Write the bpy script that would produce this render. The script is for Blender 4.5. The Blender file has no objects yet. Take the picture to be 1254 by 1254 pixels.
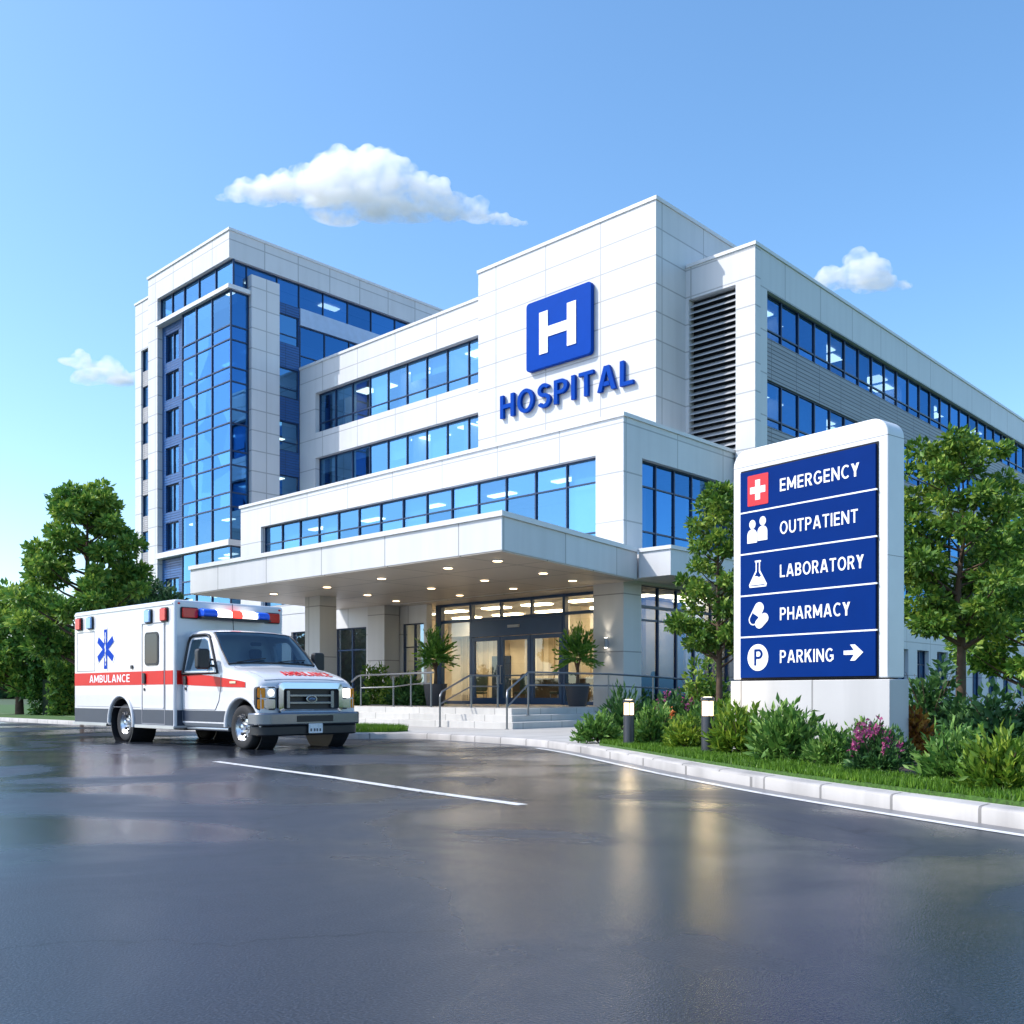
import bpy, bmesh, math, random
import numpy as np
from mathutils import Vector, Matrix

random.seed(7)
RNG = np.random.default_rng(11)
R = math.radians
scene = bpy.context.scene
col = scene.collection

# ------------------------------------------------------------------ camera frame
VIEW = math.radians(133.4)                       # heading of the view in plan
DX, DY = math.cos(VIEW), math.sin(VIEW)
RX, RY = DY, -DX
EYE = 1.05
def spot(right, ahead):
    """plan position given metres to the right of and ahead of the viewpoint"""
    return (DX * ahead + RX * right, DY * ahead + RY * right)

# ------------------------------------------------------------------ materials
def new_mat(name):
    m = bpy.data.materials.new(name); m.use_nodes = True
    nt = m.node_tree
    for n in list(nt.nodes): nt.nodes.remove(n)
    out = nt.nodes.new('ShaderNodeOutputMaterial')
    return m, nt, out
def N(nt, kind, **kw):
    n = nt.nodes.new(kind)
    for k, v in kw.items():
        if k in n.inputs: n.inputs[k].default_value = v
        else: setattr(n, k, v)
    return n
def L(nt, a, b): nt.links.new(a, b)
def c4(c): return (c[0], c[1], c[2], 1.0)

def ramp(nt, fac, stops):
    r = nt.nodes.new('ShaderNodeValToRGB')
    while len(r.color_ramp.elements) < len(stops): r.color_ramp.elements.new(0.5)
    for e, (p, c) in zip(r.color_ramp.elements, stops):
        e.position = p; e.color = c4(c)
    L(nt, fac, r.inputs[0]); return r.outputs[0]

def plain(name, base, rough=0.5, metal=0.0, spec=0.5, var=0.06, vscale=3.0, bump=0.0, bscale=60.0, coat=0.0):
    m, nt, out = new_mat(name)
    p = N(nt, 'ShaderNodeBsdfPrincipled', Roughness=rough, Metallic=metal)
    p.inputs['Specular IOR Level'].default_value = spec
    p.inputs['Coat Weight'].default_value = coat
    g = N(nt, 'ShaderNodeNewGeometry')
    n = N(nt, 'ShaderNodeTexNoise', Scale=vscale, Detail=5.0)
    L(nt, g.outputs['Position'], n.inputs['Vector'])
    cc = ramp(nt, n.outputs['Fac'], [(0.3, [x * (1 - var) for x in base]), (0.7, [min(1, x * (1 + var)) for x in base])])
    L(nt, cc, p.inputs['Base Color'])
    if bump:
        n2 = N(nt, 'ShaderNodeTexNoise', Scale=bscale, Detail=4.0)
        L(nt, g.outputs['Position'], n2.inputs['Vector'])
        b = N(nt, 'ShaderNodeBump', Strength=bump, Distance=0.01)
        L(nt, n2.outputs['Fac'], b.inputs['Height']); L(nt, b.outputs[0], p.inputs['Normal'])
    L(nt, p.outputs[0], out.inputs[0]); return m

def facade_uv(nt):
    """u along whichever wall this is, v up"""
    g = N(nt, 'ShaderNodeNewGeometry')
    sp = N(nt, 'ShaderNodeSeparateXYZ'); L(nt, g.outputs['Position'], sp.inputs[0])
    sn = N(nt, 'ShaderNodeSeparateXYZ'); L(nt, g.outputs['True Normal'], sn.inputs[0])
    ax = N(nt, 'ShaderNodeMath', operation='ABSOLUTE'); L(nt, sn.outputs['X'], ax.inputs[0])
    st = N(nt, 'ShaderNodeMath', operation='GREATER_THAN'); L(nt, ax.outputs[0], st.inputs[0]); st.inputs[1].default_value = 0.5
    mx = N(nt, 'ShaderNodeMix', data_type='FLOAT')
    L(nt, st.outputs[0], mx.inputs['Factor']); L(nt, sp.outputs['X'], mx.inputs[2]); L(nt, sp.outputs['Y'], mx.inputs[3])
    cb = N(nt, 'ShaderNodeCombineXYZ'); L(nt, mx.outputs[0], cb.inputs['X']); L(nt, sp.outputs['Z'], cb.inputs['Y'])
    return g, cb, sp

def panelled(name, base, pw, ph, du=0.0, dv=0.0, joint=0.022, jcol=0.45, rough=0.45, offset=0.0, var=0.05, bump=0.35, flat=False, tilevar=0.035, smooth=0.1):
    """cladding or paving with joints: real panel grid in wall or floor coordinates"""
    m, nt, out = new_mat(name)
    g, cb, sp = facade_uv(nt)
    if flat:
        cb = N(nt, 'ShaderNodeCombineXYZ'); L(nt, sp.outputs['X'], cb.inputs['X']); L(nt, sp.outputs['Y'], cb.inputs['Y'])
    mp = N(nt, 'ShaderNodeMapping'); L(nt, cb.outputs[0], mp.inputs['Vector']); mp.inputs['Location'].default_value = (du, dv, 0)
    b = N(nt, 'ShaderNodeTexBrick', offset=offset)
    L(nt, mp.outputs[0], b.inputs['Vector'])
    b.inputs['Scale'].default_value = 1.0
    b.inputs['Brick Width'].default_value = pw; b.inputs['Row Height'].default_value = ph
    b.inputs['Mortar Size'].default_value = joint; b.inputs['Mortar Smooth'].default_value = smooth
    b.inputs['Color1'].default_value = c4([x * (1 - tilevar) for x in base]); b.inputs['Color2'].default_value = c4([min(.95, x * (1 + tilevar)) for x in base])
    b.inputs['Mortar'].default_value = c4([x * jcol for x in base])
    n = N(nt, 'ShaderNodeTexNoise', Scale=0.7, Detail=6.0); L(nt, g.outputs['Position'], n.inputs['Vector'])
    k = ramp(nt, n.outputs['Fac'], [(0.3, [1 - var] * 3), (0.7, [1.0] * 3)])
    mul = N(nt, 'ShaderNodeMix', data_type='RGBA', blend_type='MULTIPLY'); mul.inputs['Factor'].default_value = 1
    L(nt, b.outputs['Color'], mul.inputs[6]); L(nt, k, mul.inputs[7])
    # faint rain streaks that run down the face
    mp2 = N(nt, 'ShaderNodeMapping'); L(nt, cb.outputs[0], mp2.inputs['Vector']); mp2.inputs['Scale'].default_value = (2.2, 0.12, 1)
    n3 = N(nt, 'ShaderNodeTexNoise', Scale=1.0, Detail=5.0); L(nt, mp2.outputs[0], n3.inputs['Vector'])
    k3 = ramp(nt, n3.outputs['Fac'], [(0.32, [1 - var * 1.2] * 3), (0.55, [1.0] * 3)])
    mul2 = N(nt, 'ShaderNodeMix', data_type='RGBA', blend_type='MULTIPLY'); mul2.inputs['Factor'].default_value = 1
    L(nt, mul.outputs[2], mul2.inputs[6]); L(nt, k3, mul2.inputs[7])
    p = N(nt, 'ShaderNodeBsdfPrincipled', Roughness=rough)
    L(nt, mul2.outputs[2], p.inputs['Base Color'])
    bp = N(nt, 'ShaderNodeBump', Strength=bump, Distance=0.02, invert=True)
    L(nt, b.outputs['Fac'], bp.inputs['Height']); L(nt, bp.outputs[0], p.inputs['Normal'])
    L(nt, p.outputs[0], out.inputs[0]); return m

def ribbed(name, base, pitch, rough=0.5, dark=0.45, pw=2.0):
    m, nt, out = new_mat(name)
    g, cb, sp = facade_uv(nt)
    b = N(nt, 'ShaderNodeTexBrick', offset=0.0); L(nt, cb.outputs[0], b.inputs['Vector'])
    b.inputs['Scale'].default_value = 1; b.inputs['Brick Width'].default_value = pw; b.inputs['Row Height'].default_value = pitch
    b.inputs['Mortar Size'].default_value = pitch * 0.13; b.inputs['Mortar Smooth'].default_value = 0.6
    b.inputs['Color1'].default_value = c4([x * .92 for x in base]); b.inputs['Color2'].default_value = c4([x * 1.06 for x in base])
    b.inputs['Mortar'].default_value = c4([x * dark for x in base])
    p = N(nt, 'ShaderNodeBsdfPrincipled', Roughness=rough)
    L(nt, b.outputs['Color'], p.inputs['Base Color'])
    bp = N(nt, 'ShaderNodeBump', Strength=0.8, Distance=0.04, invert=True)
    L(nt, b.outputs['Fac'], bp.inputs['Height']); L(nt, bp.outputs[0], p.inputs['Normal'])
    L(nt, p.outputs[0], out.inputs[0]); return m

def glass(name, tint, refl, mixfac, rough=0.01, wob=0.02):
    """solar-control glazing: tinted see-through sheet with a coloured mirror coat"""
    m, nt, out = new_mat(name)
    t = N(nt, 'ShaderNodeBsdfTransparent'); t.inputs[0].default_value = c4(tint)
    gl = N(nt, 'ShaderNodeBsdfGlossy', Roughness=rough); gl.inputs[0].default_value = c4(refl)
    g = N(nt, 'ShaderNodeNewGeometry')
    n = N(nt, 'ShaderNodeTexNoise', Scale=0.9, Detail=2.0); L(nt, g.outputs['Position'], n.inputs['Vector'])
    b = N(nt, 'ShaderNodeBump', Strength=wob, Distance=0.05); L(nt, n.outputs['Fac'], b.inputs['Height']); L(nt, b.outputs[0], gl.inputs['Normal'])
    mx = N(nt, 'ShaderNodeMixShader')
    mr = N(nt, 'ShaderNodeMapRange'); mr.inputs['To Min'].default_value = mixfac * .78; mr.inputs['To Max'].default_value = min(.95, mixfac * 1.2)
    L(nt, g.outputs['Random Per Island'], mr.inputs['Value']); L(nt, mr.outputs[0], mx.inputs[0])
    wn = N(nt, 'ShaderNodeTexWhiteNoise'); wn.noise_dimensions = '1D'; L(nt, g.outputs['Random Per Island'], wn.inputs['W'])
    cr = ramp(nt, wn.outputs['Value'], [(0, [x * .84 for x in refl]), (1, [min(1, x * 1.12 + .015) for x in refl])]); L(nt, cr, gl.inputs[0])
    L(nt, t.outputs[0], mx.inputs[1]); L(nt, gl.outputs[0], mx.inputs[2])
    L(nt, mx.outputs[0], out.inputs[0]); return m

def worn_paint(name, base, under):
    m, nt, out = new_mat(name)
    g = N(nt, 'ShaderNodeNewGeometry')
    n = N(nt, 'ShaderNodeTexNoise', Scale=9.0, Detail=8.0, Roughness=.7); L(nt, g.outputs['Position'], n.inputs['Vector'])
    n2 = N(nt, 'ShaderNodeTexNoise', Scale=.8, Detail=3.0); L(nt, g.outputs['Position'], n2.inputs['Vector'])
    ad = N(nt, 'ShaderNodeMath', operation='MULTIPLY_ADD'); L(nt, n2.outputs['Fac'], ad.inputs[0]); ad.inputs[1].default_value = .35; L(nt, n.outputs['Fac'], ad.inputs[2])
    cc = ramp(nt, ad.outputs[0], [(.50, under), (.56, [x * .8 for x in base]), (.72, base)])
    p = N(nt, 'ShaderNodeBsdfPrincipled', Roughness=.4); L(nt, cc, p.inputs['Base Color']); L(nt, p.outputs[0], out.inputs[0]); return m

def emit(name, colr, strength):
    m, nt, out = new_mat(name)
    e = N(nt, 'ShaderNodeEmission', Strength=strength); e.inputs[0].default_value = c4(colr)
    L(nt, e.outputs[0], out.inputs[0]); return m

def leafmat(name, dark, mid, light, trans=0.3, scale=0.9, rough=0.5):
    m, nt, out = new_mat(name)
    g = N(nt, 'ShaderNodeNewGeometry')
    n = N(nt, 'ShaderNodeTexNoise', Scale=scale, Detail=3.0); L(nt, g.outputs['Position'], n.inputs['Vector'])
    a = N(nt, 'ShaderNodeMath', operation='MULTIPLY_ADD'); L(nt, g.outputs['Random Per Island'], a.inputs[0]); a.inputs[1].default_value = 0.55
    s = N(nt, 'ShaderNodeMath', operation='MULTIPLY_ADD'); L(nt, n.outputs['Fac'], s.inputs[0]); s.inputs[1].default_value = 0.9; s.inputs[2].default_value = -0.22
    L(nt, s.outputs[0], a.inputs[2])
    cc = ramp(nt, a.outputs[0], [(0.15, dark), (0.5, mid), (0.92, light)])
    p = N(nt, 'ShaderNodeBsdfPrincipled', Roughness=rough); L(nt, cc, p.inputs['Base Color'])
    p.inputs['Specular IOR Level'].default_value = 0.35
    t = N(nt, 'ShaderNodeBsdfTranslucent'); L(nt, cc, t.inputs[0])
    mx = N(nt, 'ShaderNodeMixShader'); mx.inputs[0].default_value = trans
    L(nt, p.outputs[0], mx.inputs[1]); L(nt, t.outputs[0], mx.inputs[2])
    L(nt, mx.outputs[0], out.inputs[0]); return m

# ------------------------------------------------------------------ objects
def tag(o, label=None, cat=None, group=None, kind=None):
    if label: o['label'] = label
    if cat: o['category'] = cat
    if group: o['group'] = group
    if kind: o['kind'] = kind
    return o
def empty(name, loc, rz=0.0):
    o = bpy.data.objects.new(name, None); o.location = loc; o.rotation_euler = (0, 0, rz)
    o.empty_display_size = 0.3; col.objects.link(o); return o
def children(o): return [c for c in bpy.data.objects if c.parent == o]
def copy_tree(o, parent=None):
    c = o.copy(); col.objects.link(c)
    if parent: c.parent = parent
    for ch in children(o): copy_tree(ch, c)
    return c

class MB:
    def __init__(s, off=(0, 0, 0)): s.v = []; s.f = []; s.off = off
    def add(s, vs, fs):
        b = len(s.v); s.v += [tuple(p) for p in vs]; s.f += [tuple(b + i for i in f) for f in fs]; return s
    def box(s, x0, x1, y0, y1, z0, z1):
        if x0 > x1: x0, x1 = x1, x0
        if y0 > y1: y0, y1 = y1, y0
        vs = [(x, y, z) for z in (z0, z1) for (x, y) in ((x0, y0), (x1, y0), (x1, y1), (x0, y1))]
        return s.add(vs, [(3, 2, 1, 0), (4, 5, 6, 7), (0, 1, 5, 4), (1, 2, 6, 5), (2, 3, 7, 6), (3, 0, 4, 7)])
    def quad(s, a, b, c, d): return s.add([a, b, c, d], [(0, 1, 2, 3)])
    def prism(s, poly, fn, h0, h1):
        """poly of 2-D points lifted by fn(a,b,h)"""
        n = len(poly)
        vs = [fn(a, b, h0) for a, b in poly] + [fn(a, b, h1) for a, b in poly]
        fs = [tuple(range(n - 1, -1, -1)), tuple(range(n, 2 * n))] + [(i, (i + 1) % n, n + (i + 1) % n, n + i) for i in range(n)]
        return s.add(vs, fs)
    def tube(s, pts, rad, n=8, cap=True):
        pts = [Vector(p) for p in pts]
        rads = rad if isinstance(rad, (list, tuple)) else [rad] * len(pts)
        rings = []; prev = None
        for i, p in enumerate(pts):
            if i == 0: t = pts[1] - p
            elif i == len(pts) - 1: t = p - pts[i - 1]
            else: t = (pts[i + 1] - p).normalized() + (p - pts[i - 1]).normalized()
            t.normalize()
            if prev is None:
                ref = Vector((0, 0, 1)) if abs(t.z) < .9 else Vector((1, 0, 0))
                a = t.cross(ref).normalized()
            else:
                a = (prev - t * prev.dot(t)).normalized()
            prev = a; b = t.cross(a)
            rings.append([p + (a * math.cos(2 * math.pi * k / n) + b * math.sin(2 * math.pi * k / n)) * rads[i] for k in range(n)])
        vs = [q for r in rings for q in r]; fs = []
        for i in range(len(rings) - 1):
            for k in range(n):
                fs.append((i * n + k, i * n + (k + 1) % n, (i + 1) * n + (k + 1) % n, (i + 1) * n + k))
        if cap: fs += [tuple(range(n - 1, -1, -1)), tuple(range((len(rings) - 1) * n, len(rings) * n))]
        return s.add(vs, fs)
    def lathe(s, prof, c, axis='z', n=24, closed=False):
        """prof = [(radius, height)]; axis z or y"""
        vs = []; m = len(prof)
        for r, h in prof:
            for k in range(n):
                a = 2 * math.pi * k / n
                if axis == 'z': vs.append((c[0] + r * math.cos(a), c[1] + r * math.sin(a), c[2] + h))
                elif axis == 'y': vs.append((c[0] + r * math.cos(a), c[1] + h, c[2] + r * math.sin(a)))
                else: vs.append((c[0] + h, c[1] + r * math.cos(a), c[2] + r * math.sin(a)))
        fs = []
        rng = range(m) if closed else range(m - 1)
        for i in rng:
            j = (i + 1) % m
            for k in range(n): fs.append((i * n + k, i * n + (k + 1) % n, j * n + (k + 1) % n, j * n + k))
        if not closed: fs += [tuple(range(n - 1, -1, -1)), tuple(range((m - 1) * n, m * n))]
        return s.add(vs, fs)
    def ball(s, c, r, nu=12, nv=8):
        rx, ry, rz = r if isinstance(r, (tuple, list)) else (r, r, r)
        vs = [(c[0], c[1], c[2] - rz)]; fs = []
        for i in range(1, nv):
            th = math.pi * i / nv
            for k in range(nu):
                a = 2 * math.pi * k / nu
                vs.append((c[0] + rx * math.sin(th) * math.cos(a), c[1] + ry * math.sin(th) * math.sin(a), c[2] - rz * math.cos(th)))
        vs.append((c[0], c[1], c[2] + rz)); top = len(vs) - 1
        for k in range(nu):
            fs.append((0, 1 + (k + 1) % nu, 1 + k)); fs.append((top, 1 + (nv - 2) * nu + k, 1 + (nv - 2) * nu + (k + 1) % nu))
        for i in range(nv - 2):
            for k in range(nu):
                a = 1 + i * nu; fs.append((a + k, a + (k + 1) % nu, a + nu + (k + 1) % nu, a + nu + k))
        return s.add(vs, fs)
    def mesh(s, name):
        me = bpy.data.meshes.new(name)
        o = s.off
        me.from_pydata([(x - o[0], y - o[1], z - o[2]) for x, y, z in s.v], [], s.f); me.update(); return me
    def build(s, name, mat, parent=None, smooth=None, bevel=0.0, segs=2, recalc=True, loc=None):
        me = s.mesh(name)
        if recalc:
            bm = bmesh.new(); bm.from_mesh(me); bmesh.ops.recalc_face_normals(bm, faces=bm.faces); bm.to_mesh(me); bm.free()
        o = bpy.data.objects.new(name, me); col.objects.link(o)
        if mat: me.materials.append(mat)
        if parent: o.parent = parent
        if loc: o.location = loc
        if smooth:
            for p in me.polygons: p.use_smooth = True
            me.set_sharp_from_angle(angle=R(smooth))
        if bevel:
            b = o.modifiers.new('bevel', 'BEVEL'); b.width = bevel; b.segments = segs; b.limit_method = 'ANGLE'; b.angle_limit = R(40)
            for p in me.polygons: p.use_smooth = True
            me.set_sharp_from_angle(angle=R(60)); b.harden_normals = False
        return o

def rrect(u0, u1, z0, z1, r, seg=5):
    rs = r if isinstance(r, (list, tuple)) else [r] * 4          # bl, br, tr, tl
    out = []
    for (cx, cz, a0, rr) in ((u0 + rs[0], z0 + rs[0], 180, rs[0]), (u1 - rs[1], z0 + rs[1], 270, rs[1]), (u1 - rs[2], z1 - rs[2], 0, rs[2]), (u0 + rs[3], z1 - rs[3], 90, rs[3])):
        if rr <= 0: out.append((cx, cz)); continue
        for i in range(seg + 1):
            a = R(a0 + 90 * i / seg); out.append((cx + rr * math.cos(a), cz + rr * math.sin(a)))
    return out

# a plain bold grotesque drawn as strokes: each glyph is (width, pieces), cap height 1
ST = .172
def _r(x0, x1, z0, z1): return [(x0, z0), (x1, z0), (x1, z1), (x0, z1)]
def _band(cx, cz, ro, rh, a0, a1, t=ST, n=18):
    """curved stroke as a strip of quads"""
    out = []
    P = []
    for i in range(n + 1):
        a = math.radians(a0 + (a1 - a0) * i / n); c, q = math.cos(a), math.sin(a)
        P.append(((cx + ro * c, cz + rh * q), (cx + (ro - t) * c, cz + (rh - t * .93) * q)))
    for (o0, i0), (o1, i1) in zip(P, P[1:]): out.append([i0, o0, o1, i1])
    return ('band', out)
def _mir(p, w): return [(w - x, z) for x, z in p][::-1]
def _bowl(x, z0, z1, rx, t):
    h = (z1 - z0) / 2
    return [_r(t, x, z1 - t * .93, z1), _r(t, x, z0, z0 + t * .93), _band(x, z0 + h, rx, h, -90, 90, t)]
def make_glyphs(t):
    ru = (1.03 + t * .93) / 4 - .01; rl = (1.03 + t * .93) / 4 + .01
    _al = [(0, 0), (t * 1.1, 0), (.39, 1.12 - t * 2), (.39, 1), (.275, 1)]
    _mv = [(t, 1), (t, .62), (.345, .16), (.43, .16), (.43, .44)]
    return {
     'A': (.78, [_al, _mir(_al, .78), [(.255, .2), (.525, .2), (.484, .365), (.296, .365)]]),
     'B': (.64, [_r(0, t, 0, 1)] + _bowl(.34, .46, 1, .27, t) + _bowl(.35, 0, .54, .29, t)),
     'C': (.70, [_band(.40, .5, .40, .515, 48, 312, n=26, t=t)]),
     'E': (.56, [_r(0, t, 0, 1), _r(t, .56, 0, t * .93), _r(t, .52, .415, .585), _r(t, .56, 1 - t * .93, 1)]),
     'G': (.76, [_band(.40, .5, .40, .515, 46, 330, n=26, t=t), _r(.42, .76, .36, .52), _r(.585, .76, .14, .36)]),
     'H': (.70, [_r(0, t, 0, 1), _r(.70 - t, .70, 0, 1), _r(t, .70 - t, .41, .585)]),
     'I': (t, [_r(0, t, 0, 1)]),
     'K': (.70, [_r(0, t, 0, 1), [(t, .32), (t + .13, .46), (.68, 1), (.45, 1), (t, .60)], [(.28, .50), (.41, .64), (.71, 0), (.48, 0)]]),
     'L': (.54, [_r(0, t, 0, 1), _r(t, .54, 0, t * .93)]),
     'M': (.86, [_r(0, t, 0, 1), _r(.86 - t, .86, 0, 1), _mv, _mir(_mv, .86)]),
     'N': (.72, [_r(0, t, 0, 1), _r(.72 - t, .72, 0, 1), [(t, 1), (t, .68), (.72 - t, 0), (.72 - t, .32)]]),
     'O': (.80, [_band(.40, .5, .40, .515, 0, 360, n=36, t=t)]),
     'P': (.62, [_r(0, t, 0, 1)] + _bowl(.33, .40, 1, .29, t)),
     'R': (.66, [_r(0, t, 0, 1)] + _bowl(.33, .42, 1, .29, t) + [[(.27, .44), (.44, .44), (.68, 0), (.46, 0)]]),
     'S': (.62, [_band(.31, 1.015 - ru, .29, ru, 28, 270, t), _band(.31, rl - .015, .31, rl, 90, -152, t)]),
     'T': (.64, [_r(0, .64, 1 - t * .93, 1), _r(.32 - t / 2, .32 + t / 2, 0, 1 - t * .93)]),
     'U': (.70, [_r(0, t, .35, 1), _r(.70 - t, .70, .35, 1), _band(.35, .35, .35, .365, 180, 360, t)]),
     'Y': (.70, [[(0, 1), (.215, 1), (.35, .70), (.35, .40), (.255, .40)], [(.70, 1), (.445, .40), (.35, .40), (.35, .70), (.485, 1)], _r(.2575, .4425, 0, .40)]),
    }
FONTS = {}
def layout(body, gap, t=ST):
    if t not in FONTS: FONTS[t] = make_glyphs(t)
    GLYPH = FONTS[t]
    x = 0; out = []
    for ch in body:
        w, pcs = GLYPH[ch]; out.append((x, pcs)); x += w + gap
    return x - gap, out
def glyph_mb(mb, pcs, x0, fn, depth, sx, sz, u0, z0):
    for k, pc in enumerate(pcs):
        d = depth * (1 + .012 * k) + .0002 * k
        T = lambda p: (u0 + (x0 + p[0]) * sx, z0 + p[1] * sz)
        if pc[0] == 'band':
            q = pc[1]; closed = abs(q[0][1][0] - q[-1][2][0]) < 1e-6 and abs(q[0][1][1] - q[-1][2][1]) < 1e-6
            vs = []; fs = []
            rows = [(a[0], a[1]) for a in q] + [(q[-1][3], q[-1][2])]
            for i_, o_ in rows:
                for p in (i_, o_):
                    a, b = T(p); vs += [fn(a, b, 0), fn(a, b, d)]
            for i in range(len(rows) - 1):
                b = i * 4; c = b + 4
                fs += [(b + 1, b + 3, c + 3, c + 1), (b, c, c + 2, b + 2), (b, b + 1, c + 1, c), (b + 2, c + 2, c + 3, b + 3)]
            if not closed: e = (len(rows) - 1) * 4; fs += [(0, 2, 3, 1), (e, e + 1, e + 3, e + 2)]
            mb.add(vs, fs)
        else:
            mb.prism([T(p) for p in pc], fn, 0, d)
    return mb
def text_mb(mb, body, u0, u1, z0, z1, fn, depth, gap=.15, t=.15):
    """text fitted into u0..u1, z0..z1 and lifted by fn(u,z,h), h from 0 to depth"""
    w, out = layout(body, gap, t); sx = (u1 - u0) / w
    for x, pcs in out: glyph_mb(mb, pcs, x, fn, depth, sx, z1 - z0, u0, z0)
    return mb
# ------------------------------------------------------------------ material set
M = {}
WHITE = (0.655, 0.655, 0.665)
M['clad'] = panelled('white_cladding', WHITE, 2.9, 1.065, du=19.9 - 1.6, dv=-0.62, joint=0.028, jcol=0.62)
M['clad_b'] = panelled('white_cladding_wide', WHITE, 3.0, 1.6, du=1.1, dv=-.35, joint=0.026, jcol=0.62)
M['clad_t'] = panelled('white_cladding_tower', WHITE, 2.1, 1.07, du=.7, dv=.1, joint=0.03, jcol=0.62)
M['canopy'] = panelled('canopy_cladding', WHITE, 3.1, 2.2, du=.45, dv=.4, joint=0.022, jcol=0.5)
M['white'] = plain('white_coated_metal', (0.68, 0.68, 0.69), 0.4, var=0.03)
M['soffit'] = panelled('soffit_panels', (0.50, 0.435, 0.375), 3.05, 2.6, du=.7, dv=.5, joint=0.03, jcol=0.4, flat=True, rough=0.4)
M['column'] = panelled('column_panels', (0.58, 0.565, 0.55), 9, 1.9, du=4, dv=-.55, joint=0.02, jcol=0.5)
M['grey_rib'] = ribbed('grey_ribbed_metal', (0.30, 0.31, 0.34), 0.16)
M['grey_brick'] = ribbed('grey_fine_brick', (0.42, 0.41, 0.42), 0.12, pw=0.4, dark=.7)
M['navy_rib'] = ribbed('navy_ribbed_metal', (0.022, 0.10, 0.30), 0.14, rough=0.35)
M['navy'] = plain('navy_frame', (0.012, 0.035, 0.095), 0.35, var=0.05)
M['doorblue'] = plain('blue_door_frame', (0.02, 0.065, 0.16), 0.35, var=0.05)
M['slat'] = plain('louver_slat_metal', (0.42, 0.43, 0.45), 0.4, var=.05)
M['dark'] = plain('dark_void', (0.012, 0.014, 0.02), 0.9)
M['glass'] = glass('blue_solar_glass', (0.40, 0.64, 0.86), (0.22, 0.50, 0.83), 0.5)
M['glass_shaded'] = glass('shaded_blue_solar_glass', (0.24, 0.42, 0.66), (0.09, 0.29, 0.60), 0.54)  # same solar glass, with the side faces' shade put into its colour
M['glass_span'] = plain('blue_spandrel_glass', (0.03, 0.13, 0.36), 0.06, var=.03, coat=.5)
M['glass_lobby'] = glass('clear_lobby_glass', (0.86, 0.88, 0.86), (0.55, 0.72, 0.9), 0.14)
M['glass_low'] = glass('dark_ground_floor_glass', (0.46, 0.56, 0.66), (0.24, 0.46, 0.78), 0.5)
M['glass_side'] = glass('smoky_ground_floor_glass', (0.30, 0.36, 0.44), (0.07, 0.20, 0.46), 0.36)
M['int_floor'] = plain('interior_carpet', (0.12, 0.13, 0.16), 0.8)
M['int_wall'] = plain('interior_wall', (0.48, 0.50, 0.55), 0.8)
M['int_ceil'] = plain('interior_ceiling', (0.62, 0.63, 0.66), 0.8)
M['lobby_wall'] = plain('lobby_warm_wall', (0.72, 0.65, 0.52), 0.7)
M['lobby_floor'] = plain('lobby_tiles', (0.40, 0.35, 0.29), 0.3)
M['office_lamp'] = emit('office_light', (1.0, 0.86, 0.62), 3.2)
M['lobby_lamp'] = emit('lobby_light', (1.0, 0.77, 0.46), 15.0)
M['down_lamp'] = emit('downlight_glow', (1.0, 0.70, 0.38), 6.0)
M['blue_sign'] = plain('blue_sign_enamel', (0.0004, 0.052, 0.35), 0.45, var=.03, spec=.06)
M['sign_white'] = plain('white_sign_face', (0.88, 0.88, 0.9), 0.35, var=.01)
M['blind'] = plain('roller_blind', (.62, .60, .56), .8)
M['roof'] = plain('roof_membrane', (0.45, 0.45, 0.46), 0.8)

BO = (-30.0, 27.0, 0.0)
hosp = empty('hospital_building', BO)
tag(hosp, 'large white panelled hospital building with blue ribbon windows, glazed corner tower and entrance canopy', 'building')
def part(mb, name, mat, parent=None, **k):
    mb.off = BO
    return mb.build(name, mat, parent or hosp, **k)
def FN(axis, c):
    if axis == 'F': return lambda u, z, d: (u, c + d, z)
    if axis == 'B': return lambda u, z, d: (u, c - d, z)
    if axis == 'R': return lambda u, z, d: (c - d, u, z)
    return lambda u, z, d: (c + d, u, z)
def ubox(mb, fn, u0, u1, z0, z1, d0, d1):
    a = fn(u0, z0, d0); b = fn(u1, z1, d1)
    return mb.box(a[0], b[0], a[1], b[1], a[2], b[2])
def wall(mb, axis, c, u0, u1, z0, z1, holes=(), t=0.3):
    fn = FN(axis, c)
    us = sorted({u0, u1, *[h[0] for h in holes], *[h[1] for h in holes]}); us = [u for u in us if u0 <= u <= u1]
    zs = sorted({z0, z1, *[h[2] for h in holes], *[h[3] for h in holes]}); zs = [z for z in zs if z0 <= z <= z1]
    nu, nz = len(us) - 1, len(zs) - 1
    def solid(i, j):
        if i < 0 or j < 0 or i >= nu or j >= nz: return False
        u = (us[i] + us[i + 1]) / 2; z = (zs[j] + zs[j + 1]) / 2
        return not any(h[0] < u < h[1] and h[2] < z < h[3] for h in holes)
    for i in range(nu):
        for j in range(nz):
            if not solid(i, j): continue
            a, b, p, q = us[i], us[i + 1], zs[j], zs[j + 1]
            mb.quad(fn(a, p, 0), fn(b, p, 0), fn(b, q, 0), fn(a, q, 0)); mb.quad(fn(a, p, t), fn(a, q, t), fn(b, q, t), fn(b, p, t))
            if not solid(i - 1, j): mb.quad(fn(a, p, 0), fn(a, q, 0), fn(a, q, t), fn(a, p, t))
            if not solid(i + 1, j): mb.quad(fn(b, p, 0), fn(b, p, t), fn(b, q, t), fn(b, q, 0))
            if not solid(i, j - 1): mb.quad(fn(a, p, 0), fn(a, p, t), fn(b, p, t), fn(b, p, 0))
            if not solid(i, j + 1): mb.quad(fn(a, q, 0), fn(b, q, 0), fn(b, q, t), fn(a, q, t))
    # weld so that normals come out consistent
    return mb
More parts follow.
